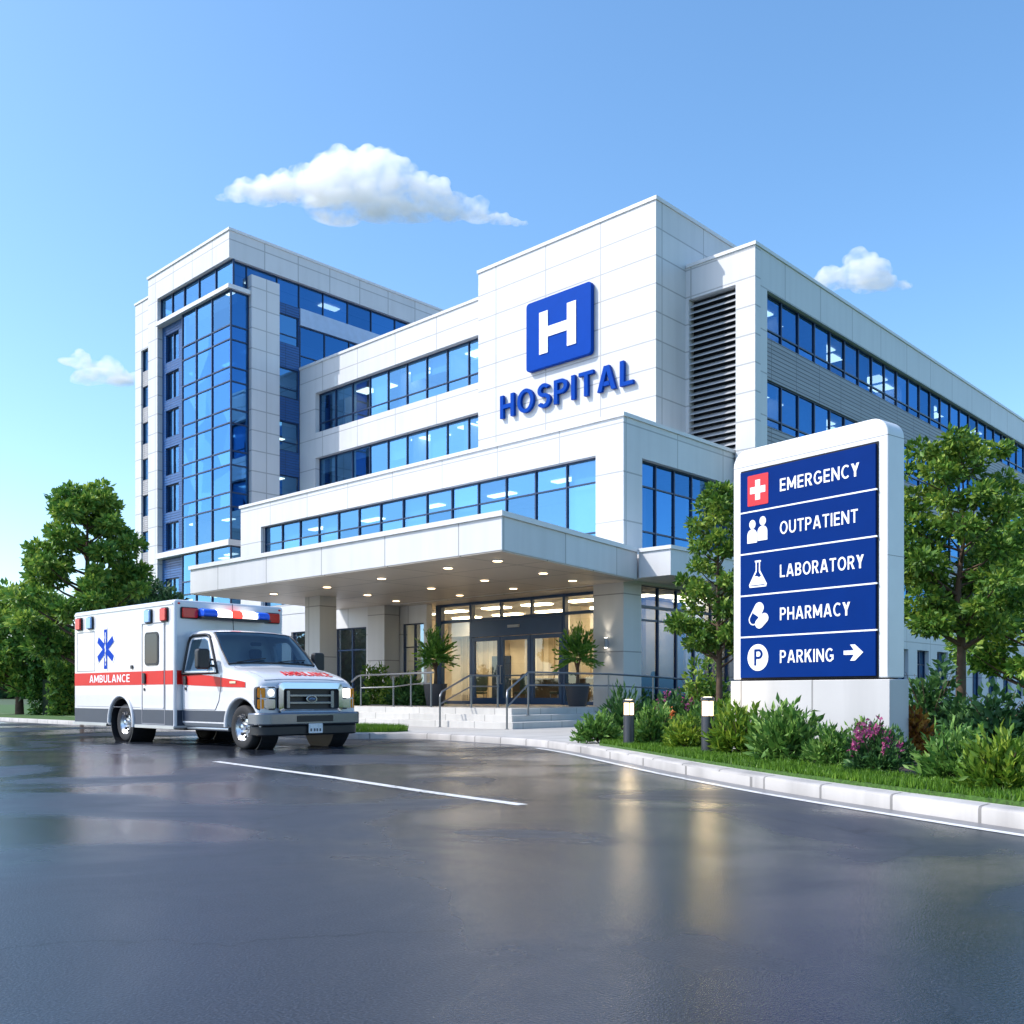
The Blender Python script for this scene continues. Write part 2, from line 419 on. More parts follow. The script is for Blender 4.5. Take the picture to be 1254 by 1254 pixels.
def weld(o):
    bm = bmesh.new(); bm.from_mesh(o.data); bmesh.ops.remove_doubles(bm, verts=bm.verts, dist=1e-4)
    bmesh.ops.recalc_face_normals(bm, faces=bm.faces); bm.to_mesh(o.data); bm.free(); return o
def wpart(mats, name, *walls_):
    mb = MB()
    for w in walls_: wall(mb, *w[:6], **(w[6] if len(w) > 6 else {}))
    return weld(part(mb, name, mats, recalc=False))
def split(a, b, n): return [a + (b - a) * i / n for i in range(n + 1)]
def window(axis, c, u0, u1, z0, z1, us, zs, rec=0.14, bar=0.05, edge=0.05, gm='glass', fm='navy', wob=0.004, name='window', parent=None, skip=(), blinds=0):
    """frame with mullions at us and transoms at zs; the panes are one sub-part"""
    fn = FN(axis, c); mb = MB()
    e = edge
    ubox(mb, fn, u0, u0 + e, z0, z1, rec, rec + .1); ubox(mb, fn, u1 - e, u1, z0, z1, rec, rec + .1)
    ubox(mb, fn, u0 + e, u1 - e, z0, z0 + e, rec, rec + .1); ubox(mb, fn, u0 + e, u1 - e, z1 - e, z1, rec, rec + .1)
    us = [u for u in us if u0 + .15 < u < u1 - .15]; zs = [z for z in zs if z0 + .15 < z < z1 - .15]
    for u in us: ubox(mb, fn, u - bar / 2, u + bar / 2, z0 + e, z1 - e, rec - .012, rec + .09)
    for z in zs: ubox(mb, fn, u0 + e, u1 - e, z - bar / 2, z + bar / 2, rec + .003, rec + .085)
    f = part(mb, name, M[fm], parent)
    g = MB()
    cu = [u0 + e * .5] + us + [u1 - e * .5]; cz = [z0 + e * .5] + zs + [z1 - e * .5]
    for i in range(len(cu) - 1):
        for j in range(len(cz) - 1):
            if (i, j) in skip: continue
            a, b, p, q = cu[i], cu[i + 1], cz[j], cz[j + 1]
            r = [rec + .05 + random.uniform(-wob, wob) for _ in range(3)]; r.append(r[0] + r[2] - r[1])
            g.quad(fn(a, p, r[0]), fn(b, p, r[1]), fn(b, q, r[2]), fn(a, q, r[3]))
    part(g, 'pane', M[gm], f, recalc=False)
    if blinds:
        for i in range(len(cu) - 1):
            if random.random() < blinds:
                b_ = MB(); q = z1 - .06; p = q - (z1 - z0) * random.choice((.25, .4, .55, .8)); b_.quad(fn(cu[i] + .05, p, rec + .2), fn(cu[i + 1] - .05, p, rec + .2), fn(cu[i + 1] - .05, q, rec + .2), fn(cu[i] + .05, q, rec + .2)); part(b_, 'blind', M['blind'], f, recalc=False)
    return f

# ================= podium (two storeys, front y=25.76, side x=-19.34)
PX, PY, ZT = -19.34, 25.76, 10.15
u_p = [-40.9 + 1.457 * i for i in range(15)]
wpart(M['clad_b'], 'podium_front_wall', ('F', PY, -42.7, PX, 4.74, ZT, dict(holes=[(-40.9, -20.5, 5.2, 9.05)], t=.35)))
window('F', PY, -40.9, -20.5, 5.2, 9.05, u_p[1:-1], [6.52, 8.22], rec=.22, blinds=.2)
v_p = [26.75 + 1.12 * i for i in range(6)]
wpart(M['clad_b'], 'podium_side_wall', ('R', PX, PY + .35, 33.4, 4.74, ZT, dict(holes=[(26.8, 33.1, 5.9, 8.95)], t=.35)))
window('R', PX, 26.8, 33.1, 5.9, 8.95, v_p[1:], [6.57, 8.1], rec=.2, gm='glass_shaded')
wpart(M['clad_b'], 'podium_end_wall', ('L', -42.7, PY + .35, 36, 0, ZT, dict(t=.35)))
mb = MB(); mb.box(-42.35, PX - .35, PY + .35, 36, 9.35, 9.6); part(mb, 'podium_roof', M['roof'])
mb = MB(); mb.box(-42.35, PX - .35, PY + .35, 36, 4.76, 5.0); part(mb, 'upper_floor', M['int_floor'])
mb = MB(); mb.box(-42.3, PX - .4, PY + .4, 36, 9.15, 9.345); part(mb, 'upper_ceiling', M['int_ceil'])
mb = MB(); mb.box(-42.3, PX - 3.2, 31.5, 31.8, 5.0, 9.15); mb.box(PX - 3.5, PX - 3.2, 31.8, 36, 5, 9.15); part(mb, 'corridor_wall', M['int_wall'])
# parapet coping
def coping(segs, name='parapet_coping'):
    mb = MB()
    for s in segs: mb.box(*s)
    return part(mb, name, M['white'])
coping([(-42.78, PX + .06, PY - .06, PY + .41, ZT + .002, ZT + .13), (PX - .41, PX + .06, PY + .41, 33.4, ZT + .002, ZT + .13)])

# ================= ground floor walls
Z0 = .65
GW = [(-41.9, -39.7), (-38.4, -36.2), (-35.05, -32.85)]
wpart(M['clad_b'], 'ground_floor_wall', ('F', PY + .02, -42.33, -32.72, 0, 4.73, dict(holes=[(a, b, .8, 3.9) for a, b in GW], t=.3)))
for a, b in GW: window('F', PY + .02, a, b, .8, 3.9, [(a + b) / 2], [2.95], rec=.12, gm='glass_low')
mb = MB(); mb.box(-32.7, -31.6, PY - .02, PY + .78, 0, 4.715); part(mb, 'column', M['column'])
wpart(M['clad_b'], 'recessed_wall', ('F', 26.6, -31.9, -29.95, .3, 4.715, dict(holes=[(-31.5, -30.12, .85, 3.98)], t=.3)))
window('F', 26.6, -31.5, -30.12, .85, 3.98, [-30.8], [3.0], rec=.1, gm='glass_low')
# corner column
mb = MB(); mb.box(-20.6, PX, PY, PY + .99, 0, 4.738); part(mb, 'column', M['column'])
# entrance glazing, plane y = 27.2
EY = 27.2
mb = MB(); fn = FN('F', EY)
for u, w in ((-29.9, .34), (-28.0, .12), (-23.13, .12), (-20.95, .35)): ubox(mb, fn, u - w / 2, u + w / 2, Z0, 4.71, 0, .2)
for a, b in ((-29.73, -28.06), (-27.94, -23.19), (-23.07, -21.125)):
    ubox(mb, fn, a, b, 3.94, 4.05, .02, .18); ubox(mb, fn, a, b, 4.6, 4.71, .02, .18)
for a, b in ((-29.73, -28.06), (-23.07, -21.125)): ubox(mb, fn, a, b, Z0, Z0 + .13, .02, .18)
ubox(mb, fn, -27.94, -23.19, 3.3, 3.93, -.02, .16)
for u in (-26.37, -24.76): ubox(mb, fn, u - .04, u + .04, 4.05, 4.6, .03, .17)
eg = part(mb, 'entrance_frame', M['doorblue'])
g = MB()
for a, b, p, q in ((-29.73, -28.06, .78, 3.94), (-29.73, -28.06, 4.05, 4.6), (-27.94, -26.41, 4.05, 4.6), (-26.33, -24.8, 4.05, 4.6), (-24.72, -23.19, 4.05, 4.6), (-23.07, -21.125, 4.05, 4.6), (-23.07, -21.125, .78, 3.94)):
    g.quad(fn(a, p, .1), fn(b, p, .1), fn(b, q, .1), fn(a, q, .1))
part(g, 'pane', M['glass_lobby'], eg, recalc=False)
mb = MB(); ubox(mb, fn, -25.9, -25.3, 3.6, 3.7, -.08, -.021); part(mb, 'door_sensor', M['slat'])
for k in range(3):
    a = -27.92 + k * 1.577; b = a + 1.555
    mb = MB(); w = .15
    ubox(mb, fn, a, a + w, Z0 + .01, 3.28, .0, .1); ubox(mb, fn, b - w, b, Z0 + .01, 3.28, .0, .1)
    ubox(mb, fn, a + w, b - w, Z0 + .01, Z0 + .26, .0, .1); ubox(mb, fn, a + w, b - w, 3.13, 3.28, .0, .1); ubox(mb, fn, a + w, b - w, 1.74, 1.79, .02, .08)
    d = part(mb, 'entrance_door', M['doorblue'])
    g = MB(); g.quad(fn(a + w, Z0 + .26, .05), fn(b - w, Z0 + .26, .05), fn(b - w, 3.13, .05), fn(a + w, 3.13, .05)); part(g, 'pane', M['glass_lobby'], d, recalc=False)
    h = MB(); ux = b - .08 if k != 1 else a + .08
    h.tube([fn(ux, 1.45, .0), fn(ux, 1.45, -.09), fn(ux, 2.15, -.09), fn(ux, 2.15, .0)], .022, 6); part(h, 'door_handle', M['slat'], d)
# ground floor side curtain wall
v_g = [26.75 + 1.12 * i for i in range(6)]
window('R', PX, 26.77, 33.3, .5, 4.0, v_g[1:], [3.55], rec=.1, gm='glass_side', bar=.07)
window('R', PX, 26.77, 33.3, 4.0, 4.73, v_g[1:], [], rec=.1, gm='glass_side', bar=.07)
mb = MB(); mb.box(PX - .3, PX, 26.76, 33.3, 0, .498); part(mb, 'plinth', M['clad_b'])
# lobby
mb = MB(); mb.box(-42.0, PX - .32, EY + .22, 36, .4, Z0); part(mb, 'lobby_floor', M['lobby_floor'])
mb = MB(); mb.box(-36.2, PX - 1.4, 34.2, 34.5, Z0, 4.70); mb.box(-36.2, -35.9, 28.85, 34.2, Z0, 4.70); mb.box(-26.2, -25.6, 31.2, 31.8, Z0, 4.7); mb.box(-22.6, -22.2, 31.0, 33.6, Z0, 4.7); part(mb, 'lobby_wall', M['lobby_wall'])
mb = MB()
for i in range(20):
    if i not in (5, 10, 15): mb.box(-35.7 + .72 * i, -35.7 + .72 * i + .34, 34.12, 34.198, Z0 + .1, 4.2)
part(mb, 'wall_panelling', plain('lobby_wood_panels', (.50, .42, .30), .5))
mb = MB(); mb.box(-33.6, -32.4, 34.1, 34.197, Z0, 2.9); part(mb, 'inner_doorway', M['navy']); mb = MB(); mb.box(-24.9, -23.9, 34.1, 34.197, Z0, 2.9); part(mb, 'inner_doorway', M['navy'])
mb = MB(); mb.box(-35.88, PX - 1.4, 33.3, 34.11, 3.9, 4.69); part(mb, 'bulkhead', M['int_ceil'])
mb = MB(); mb.box(-42.0, -36.22, 31.0, 31.3, Z0, 4.70); part(mb, 'corridor_wall', M['int_wall'])
mb = MB(); mb.box(-42.0, PX - .36, 28.85, 36, 4.715, 4.755); part(mb, 'lobby_ceiling', M['int_ceil'])
def lamp_panel(x, y, z, lx, ly, mat='office_lamp', name='ceiling_light'):
    mb = MB(); mb.box(x - lx / 2, x + lx / 2, y - ly / 2, y + ly / 2, z - .05, z - .003); return part(mb, name, M[mat])
for x in (-34.2, -31.5, -28.9, -26.6, -24.2, -21.6): 
    lamp_panel(x, 29.6, 4.71, 1.3, .5, 'lobby_lamp'); lamp_panel(x + .6, 32.4, 4.71, 1.5, .5, 'lobby_lamp')
lamp_panel(-20.8, 31.2, 4.71, .6, 2.2, 'lobby_lamp')
for x in (-40.5, -37, -33.6): lamp_panel(x, 29.9, 4.71, 1.2, .3, 'office_lamp')
for i, x in enumerate((-39.6, -35.8, -31.4, -27.5, -23.8)):
    lamp_panel(x, 28.2 + .3 * (i % 2), 9.14, 1.3, .4)

# ================= canopy over the drive, skewed plan
CK = -.175
def cx(x, y): return x + CK * (y - 18.06)
y0c, y1c = 18.06, PY - .01
def canopy_pts(xa, xb, ya, yb): return [(cx(xa, ya), ya), (cx(xb, ya), ya), (cx(xb, yb), yb), (cx(xa, yb), yb)]
up = lambda a, b, h: (a, b, h)
mb = MB(); mb.prism(canopy_pts(-33.4, -17.44, y0c, y1c), up, 4.76, 5.62)
can = part(mb, 'canopy', M['canopy'])
mb = MB(); mb.prism(canopy_pts(-33.46, -17.38, y0c - .06, y1c), up, 5.622, 5.76); part(mb, 'fascia_trim', M['white'], can)
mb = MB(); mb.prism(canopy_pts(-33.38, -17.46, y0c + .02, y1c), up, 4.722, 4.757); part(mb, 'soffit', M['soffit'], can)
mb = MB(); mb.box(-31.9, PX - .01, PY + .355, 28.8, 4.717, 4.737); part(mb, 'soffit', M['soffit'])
for x, y in ((-30.75, 19.9), (-27.5, 19.9), (-24.2, 19.6), (-20.8, 19.3), (-18.7, 19.2), (-31.7, 22.4), (-28.6, 22.5), (-25.2, 22.6), (-22.2, 22.2), (-19.6, 22.1), (-29.6, 24.7), (-26.2, 24.9), (-23.2, 24.6), (-20.2, 24.2)):
    mb = MB(); mb.lathe([(.05, 0), (.17, 0), (.17, -.02), (.15, -.03), (.05, -.03)], (x, y, 4.721), n=20); d = part(mb, 'downlight', M['white'], can)
    mb = MB(); mb.lathe([(.02, 0), (.13, 0), (.13, -.008), (.02, -.008)], (x, y, 4.69), n=20); part(mb, 'lamp_disc', M['down_lamp'], can)
mb = MB(); mb.box(-31.25, -30.3, 21.6, 22.36, .3, 4.721); part(mb, 'column', M['column'])
# ledge right of the canopy
mb = MB(); mb.box(-18.72, -17.5, PY - .0, 33.2, 4.8, 5.62); lg = part(mb, 'window_ledge', M['canopy'])
mb = MB(); mb.box(-18.72, -17.45, PY - .05, 33.2, 5.622, 5.74); part(mb, 'fascia_trim', M['white'], lg)
mb = MB(); mb.box(PX + .002, -18.72, PY + .2, 33.2, 4.81, 5.6); part(mb, 'ledge_infill', M['white'], lg)

# ================= hospital block with the big sign
HX, HY, HT = -21.45, 30.6, 19.75
hl = -31.0
wpart(M['clad'], 'sign_block_wall', ('F', HY, hl, HX, 9.4, HT, dict(t=.4)), ('R', HX, HY + .4, 44, 9.4, HT, dict(t=.4)), ('L', hl, HY + .4, 44, 9.4, HT, dict(t=.4)), ('B', 44.4, hl, HX, 9.4, HT, dict(t=.4)))
mb = MB(); mb.box(hl + .4, HX - .4, HY + .4, 44, HT - .6, HT - .4); part(mb, 'flat_roof', M['roof'])
coping([(hl - .05, HX + .05, HY - .05, HY + .45, HT + .002, HT + .14), (HX - .45, HX + .05, HY + .45, 44.4, HT + .002, HT + .14), (hl - .05, hl + .45, HY + .45, 44.4, HT + .002, HT + .14)])

# ================= middle wing
WY, WT = 30.9, 18.75
wl = -45.2
wu = [-43.75 + 1.443 * i for i in range(10)]
wpart(M['clad_b'], 'wing_front_wall', ('F', WY, wl + .002, hl - .002, 9.4, WT, dict(holes=[(-43.75, -31.2, 15.06, 17.2), (-43.75, -31.2, 11.95, 13.72)], t=.35)))
window('F', WY, -43.75, -31.2, 15.06, 17.2, wu[1:-1], [15.62], rec=.26, blinds=.35)
window('F', WY, -43.75, -31.2, 11.95, 13.72, wu[1:-1], [], rec=.26, blinds=.35)
coping([(wl + .002, hl - .052, WY - .05, WY + .4, WT + .002, WT + .13)])
mb = MB(); mb.box(wl + .1, hl - .1, WY + .35, 40, WT - .5, WT - .3); part(mb, 'flat_roof', M['roof'])
for z0, z1, in ((11.6, 11.9), (14.6, 14.9)):
    mb = MB(); mb.box(wl + .1, hl - .1, WY + .36, 37, z0, z1); part(mb, 'upper_floor', M['int_floor'])
for z in (13.85, 17.3):
    mb = MB(); mb.box(wl + .1, hl - .1, WY + .36, 37, z, z + .1); part(mb, 'upper_ceiling', M['int_ceil'])
mb = MB(); mb.box(wl + .1, hl - .1, 35.6, 35.8, 11.9, 13.85); mb.box(wl + .1, hl - .1, 35.6, 35.8, 14.9, 17.3)
for x in (-42.6, -38.0, -34.3): mb.box(x, x + .12, 31.9, 35.6, 14.9, 17.3); mb.box(x + 1, x + 1.12, 31.9, 35.6, 11.9, 13.85)
part(mb, 'partition_wall', M['int_wall'])
for i, x in enumerate((-41.6, -40.2, -37.3, -36.1, -33.2, -32.0)): lamp_panel(x, 32.7 + .2 * (i % 2), 17.295, .95, .7)
for i, x in enumerate((-37.0, -35.8, -33.6, -32.3)): lamp_panel(x, 32.6, 13.845, 1.0, .7)

# ================= right wing
VX, VY, VT = -18.4, 32.6, 17.75
VL = 78.0
rows = [(14.6, 16.32), (11.24, 13.03), (7.95, 9.72), (4.65, 6.4)]
wpart(M['clad'], 'side_wing_front_wall', ('F', VY, HX + .003, VX, 0, VT, dict(holes=[(-21.3, -19.22, 9.0, 16.5)], t=.4)))
wpart(M['clad_b'], 'side_wing_long_wall', ('R', VX, VY + .4, VL, 0, VT, dict(holes=[(33.5, VL - 1.2, 4.65, 16.32)] + [(35.2 + 2.6 * k, 36.7 + 2.6 * k, .9, 3.2) for k in range(14)], t=.4)))
wpart(M['grey_rib'], 'grey_ribbed_spandrel', *[('R', VX - .1, 33.502, VL - 1.202, a, b, dict(t=.2)) for a, b in ((13.03, 14.6), (9.72, 11.24), (6.4, 7.95))])
vs_ = [33.5 + 1.4 * i for i in range(1, 40)]
for a, b in rows:
    window('R', VX, 33.502, VL - 1.202, a + .002, b - .002, vs_, [a + .36], rec=.16, gm='glass_shaded', bar=.06, blinds=.3)
for k in range(14):
    window('R', VX, 35.2 + 2.6 * k, 36.7 + 2.6 * k, .9, 3.2, [35.95 + 2.6 * k], [2.5], rec=.2, gm='glass_low')
coping([(HX + .052, VX + .05, VY - .05, VY + .45, VT + .002, VT + .13), (VX - .45, VX + .05, VY + .45, VL, VT + .002, VT + .13)])
mb = MB(); mb.box(-34, VX - .41, VY + .42, VL, VT - .6, VT - .4); part(mb, 'flat_roof', M['roof'])
for a, b in rows:
    mb = MB(); mb.box(-26, VX - .41, VY + .45, VL - 1, a - .35, a - .06); part(mb, 'upper_floor', M['int_floor'])
    mb = MB(); mb.box(-26, VX - .41, VY + .45, VL - 1, b + .06, b + .16); part(mb, 'upper_ceiling', M['int_ceil'])
    mb = MB(); mb.box(-23.2, -23, VY + .45, VL - 1, a - .06, b + .06)
    for y in (36.2, 40.4, 44.6, 48.8, 53, 60): mb.box(-23, -19.4, y, y + .12, a - .06, b + .06)
    part(mb, 'partition_wall', M['int_wall'])
    for i, y in enumerate((35.4, 36.8, 41.0, 42.4, 46.7, 48.2, 53.6, 55.0, 60.3, 63.1)): lamp_panel(-19.9 - .3 * (i % 2), y, b + .055, .9, 1.0)
mb = MB(); mb.box(-20.5, -20.3, VY + .45, VL - 1, 0.4, 4.2); part(mb, 'corridor_wall', M['int_wall'])
mb = MB(); mb.box(-22, VX - .01, VL, VL + .3, 0, VT - .01); part(mb, 'side_wing_end_wall', M['clad_b'])
# louvers
mb = MB(); fn = FN('F', VY)
ubox(mb, fn, -21.3, -19.22, 9.0, 16.5, .36, .39)
lv = part(mb, 'louver_panel', M['dark'])
mb = MB(); nsl = 30
for k in range(nsl):
    z = 9.05 + 7.4 * k / nsl
    mb.add([(-21.3, VY + .06, z), (-19.22, VY + .06, z), (-19.22, VY + .30, z + .17), (-21.3, VY + .30, z + .17), (-21.3, VY + .06, z - .035), (-19.22, VY + .06, z - .035), (-19.22, VY + .30, z + .135), (-21.3, VY + .30, z + .135)],
           [(0, 1, 2, 3), (7, 6, 5, 4), (0, 4, 5, 1), (2, 6, 7, 3), (0, 3, 7, 4), (1, 5, 6, 2)])
part(mb, 'slats', M['slat'], lv)

# ================= tower
TX, TY, TT = -45.2, 26.6, 24.95
tl = -56.2
zled = 21.95
# parapet frame
mb = MB(); mb.box(-54.06, TX, TY, TY + .5, 23.56, TT); mb.box(TX - .5, TX, TY + .5, 45, 23.56, TT); mb.box(-54.06, TX - .5, TY + .5, 45, 23.56, 23.9)
part(mb, 'tower_parapet', M['clad_t'])
coping([(-54.12, TX + .06, TY - .06, TY + .45, TT + .002, TT + .14), (TX - .45, TX + .06, TY + .45, 45, TT + .002, TT + .14)])
lw = [(-55.45, -54.25, 21.25 - 1.25 - 2.13 * i, 21.25 - 2.13 * i) for i in range(9)]
mb = MB(); wall(mb, 'F', TY + .25, tl, -54.06, 0, 24.1, holes=[(-55.45, -54.25, .8, 21.25)], t=.3)
weld(part(mb, 'tower_left_wall', M['clad_t'], recalc=False))
coping([(tl - .05, -54.122, TY + .2, TY + .7, 24.102, 24.22)])
mb = MB(); mb.box(tl + .003, tl + .3, TY + .55, 45, 0, 24.08); part(mb, 'tower_end_wall', M['clad_t'])
for a, b, p, q in lw: window('F', TY + .25, a, b, p, q, [a + .6], [], rec=.12, edge=.04, blinds=.5)
mb = MB()
for i in range(9):
    t_ = lw[i][2]; b_ = lw[i + 1][3] if i < 8 else .8
    if t_ - b_ > .05: mb.box(-55.45, -54.25, TY + .33, TY + .5, b_, t_)
part(mb, 'grey_brick_spandrel', M['grey_brick'])
mb = MB(); mb.box(-54.06, -52.95, TY, TY + .5, 0, 23.558); part(mb, 'tower_fin', M['clad_t'])
# top floor glass strip
window('F', TY, -52.95, TX + .02, zled + .22, 23.555, [-51.6, -50.25, -48.65, -46.9], [], rec=.2, edge=.05, blinds=.4)
window('R', TX, TY + .28, 45, zled + .22, 23.555, [27.75, 29.6, 31.0, 32.6, 34.3, 36.0, 37.8, 39.8, 42, 43.5], [], rec=.2, edge=.05, gm='glass_shaded')
# ledges
mb = MB(); mb.box(-52.95, TX + .12, TY - .12, TY + .3, zled, zled + .22); mb.box(TX - .3, TX + .12, TY + .3, 27.78, zled, zled + .22); part(mb, 'tower_ledge', M['white'])
mb = MB(); mb.box(-52.95, TX + .12, TY - .12, TY + .3, 8.72, 9.02); mb.box(TX - .3, TX + .12, TY + .3, 27.78, 8.72, 9.02); part(mb, 'tower_ledge', M['white'])
zc = [9.02]
k = zled
lev = []
while k > 9.9:
    lev += [k - 1.82 if k == zled else k - 1.43, None]; k = (k - 1.82 if k == zled else k - 1.43)
    lev[-1] = k - .73; k -= .73
lev = [z for z in lev if z > 9.4]
cm = [-50.2 + 1.25 * i for i in range(1, 4)] ; cm = [-48.7, -47.05]
window('F', TY, -50.25, TX + .01, 9.02, zled, cm, lev, rec=.06, bar=.07, name='curtain_wall', wob=.006)
window('R', TX, TY + .12, 27.78, 9.02, zled, [], lev, rec=.06, bar=.07, gm='glass_shaded', name='curtain_wall')
window('F', TY, -50.25, TX + .01, .6, 8.72, cm, [2.6, 4.4, 6.5, 7.2], rec=.06, bar=.07, name='curtain_wall')
window('R', TX, TY + .12, 27.78, .6, 8.72, [], [2.6, 4.4, 6.5, 7.2], rec=.06, bar=.07, gm='glass_shaded', name='curtain_wall')
# navy recessed bay with paired windows
nw = [(-52.55, -51.05, zled - .55 - 1.55 - 2.13 * i, zled - .55 - 2.13 * i) for i in range(6)] + [(-52.55, -51.05, 5.2, 7.6), (-52.55, -51.05, 1.2, 4.4)]
mb = MB(); wall(mb, 'F', TY + .3, -52.95, -50.27, 0, zled, holes=nw, t=.2); weld(part(mb, 'navy_bay_wall', M['navy_rib'], recalc=False))
for a, b, p, q in nw: window('F', TY + .3, a, b, p, q, [(a + b) / 2], [], rec=.1, edge=.05, bar=.07, blinds=.8)
# pilaster and stair windows on the side
mb = MB(); mb.box(TX - .3, TX + .18, 27.8, 29.5, 0, 23.0); part(mb, 'tower_pilaster', M['clad_t'])
zw = [23.5 - 1.0]
side_rows = []
z = zled + .2
mb = MB()
wz = [(zled - 1.95 - 2.9 * i, zled - .35 - 2.9 * i) for i in range(5)]
mb = MB(); wall(mb, 'R', TX - .02, 29.52, 30.89, 9.0, zled + .2, holes=[(29.6, 30.85, a, b) for a, b in wz], t=.25); weld(part(mb, 'stair_bay_wall', M['navy_rib'], recalc=False))
for a, b in wz: window('R', TX - .02, 29.6, 30.85, a, b, [], [a + .5], rec=.06, edge=.05, gm='glass')
# glass side beyond the wing
window('R', TX, 30.95, 45, 18.0, zled - .72, [32.6, 34.3, 36.0, 37.8, 39.8, 42, 43.5], [19.6], rec=.06, gm='glass_shaded', name='curtain_wall')
mb = MB(); mb.box(TX - .25, TX + .04, 30.93, 45, zled - .715, zled + .21); part(mb, 'pale_spandrel', plain('pale_blue_spandrel', (.42, .52, .68), .25))
mb = MB(); mb.box(tl + .31, TX - .01, 45.01, 45.3, 0, 23.5); part(mb, 'tower_rear_wall', M['clad_t'])
# floors inside the tower
zz = 21.95; fl = []
mbf = MB(); mbc = MB()
for i in range(11):
    z = 20.13 - 2.16 * i
    if z < .8: break
    mbf.box(tl + .6, TX - .5, TY + .75, 44, z - .7, z - .12)
mbf.box(tl + .6, TX - .5, TY + .75, 44, 21.6, 22.1)
part(mbf, 'tower_floors', M['int_floor'])
mb = MB(); mb.box(-53, TX - 3.4, 31.0, 31.3, .6, 23.4); mb.box(TX - 3.6, TX - 3.4, 31.3, 44, .6, 23.4); mb.box(-50.4, -50.2, TY + .8, 31, .6, 23.4); part(mb, 'core_wall', M['int_wall'])
for i in range(9):
    z = 20.13 - 2.16 * i - .7 + 2.16 - 2.16
    for x in random.sample((-48.9, -47.4, -46.2), 2):
        lamp_panel(x, 28.0 + random.random() * .8, z + .0, .9, .35)
    if i % 2 == 0: lamp_panel(-51.6, 28.2, z, .9, .4)
    if i < 5: lamp_panel(TX - 1.2, 30.2, z, .6, .7)
for x in (-51.5, -49.0, -46.9): lamp_panel(x, 29.0, 23.55, 1, .4)
lamp_panel(TX - 1.6, 34, 23.55, .5, 1.2)

# ================= signs on the wall
hs = empty('hospital_wall_sign', (-26.15, HY, 16.03)); tag(hs, 'square blue wall sign with a white letter H high on the white facade', 'sign')
fnw = lambda u, z, h: (u - 0, -h, z)
mb = MB(); mb.prism(rrect(-1.75, 1.75, -1.44, 1.44, .16), lambda a, b, h: (a, -.03 - h, b), 0, .2); pn = mb.build('sign_panel', M['blue_sign'], hs, bevel=.02)
mb = MB(); w = .47; X = .99; Zt = .87
mb.prism([(-X, -Zt), (-X + w, -Zt), (-X + w, -.22), (X - w, -.22), (X - w, -Zt), (X, -Zt), (X, Zt), (X - w, Zt), (X - w, .2), (-X + w, .2), (-X + w, Zt), (-X, Zt)], lambda a, b, h: (a, -.232 - h, b), 0, .03)
mb.build('letter', M['sign_white'], hs)
hl_ = empty('hospital_lettering', (-25.95, HY, 12.97)); tag(hl_, 'raised blue letters spelling HOSPITAL below the H sign on the facade', 'lettering')
w_, out_ = layout('HOSPITAL', .17, .165)
for x_, pcs in out_:
    mb = MB(); glyph_mb(mb, pcs, x_, lambda u, z, h: (u, -.03 - h, z), .14, 7.1 / w_, .98, -3.55, 0); mb.build('letter', M['blue_sign'], hl_)
# wall lamp on the corner column
wlp = empty('wall_lamp', (-19.98, PY - .001, 2.75)); tag(wlp, 'small up and down wall lamp on the entrance corner column', 'lamp')
mb = MB(); mb.lathe([(.06, -.16), (.06, .16)], (0, -.12, 0), n=14); mb.box(-.03, .03, -.1, 0, -.05, .05); mb.build('housing', M['slat'], wlp, smooth=40)
mb = MB(); mb.lathe([(.05, .161), (.05, .168)], (0, -.12, 0), n=14); mb.lathe([(.05, -.168), (.05, -.161)], (0, -.12, 0), n=14); mb.build('bulb', emit('wall_lamp_glow', (1, .9, .75), 12), wlp)
for sg in (1, -1):
    sd = bpy.data.lights.new('wall_lamp_beam', 'SPOT'); sd.energy = 14; sd.color = (1, .88, .7); sd.spot_size = R(70); sd.spot_blend = .8; sd.shadow_soft_size = .04
    so = bpy.data.objects.new('wall_lamp_beam', sd); col.objects.link(so); so.parent = wlp; so.location = (0, -.14, .19 * sg)
    so.rotation_euler = (0 if sg < 0 else R(180), 0, 0)
# ------------------------------------------------------------------ ambulance: origin on the road under its rear axle, nose towards +X, near side is -Y
M['amb_white'] = plain('ambulance_white_paint', (0.66, 0.66, 0.68), 0.22, var=.02, coat=.6)
M['amb_red'] = plain('ambulance_red_stripe', (0.60, 0.010, 0.008), 0.35, var=.03, spec=.3)
M['amb_grey'] = plain('ambulance_slate_skirt', (0.030, 0.042, 0.070), 0.35, var=.06)
M['amb_silver'] = plain('brushed_trim', (0.55, 0.57, 0.6), 0.3, metal=.8)
M['chrome'] = plain('chrome', (0.50, 0.54, 0.62), 0.10, metal=1.0, var=.02)
M['bumper'] = plain('grey_bumper_steel', (0.20, 0.22, 0.26), 0.25, metal=.8, var=.04)
M['black_pl'] = plain('black_plastic', (0.016, 0.017, 0.02), 0.45)
M['rubber'] = plain('tyre_rubber', (0.018, 0.018, 0.02), 0.8, bump=.3)
M['rim'] = plain('steel_rim', (0.62, 0.63, 0.65), 0.25, metal=.9)
M['car_glass'] = plain('tinted_car_glass', (0.010, 0.024, 0.045), 0.05, var=.02, spec=.3)
M['cab_glass'] = glass('cab_window_glass', (.34, .46, .54), (.55, .68, .82), .16, wob=.0)
M['seat_fab'] = plain('grey_seat_fabric', (.06, .065, .075), .8)
M['seam'] = plain('door_seam', (0.22, 0.23, 0.26), .6)
M['lens_red'] = plain('red_lamp_lens', (0.62, 0.01, 0.008), 0.15, var=.1, vscale=30)
M['lens_blue'] = plain('blue_lamp_lens', (0.02, 0.12, 0.75), 0.15, var=.1, vscale=30)
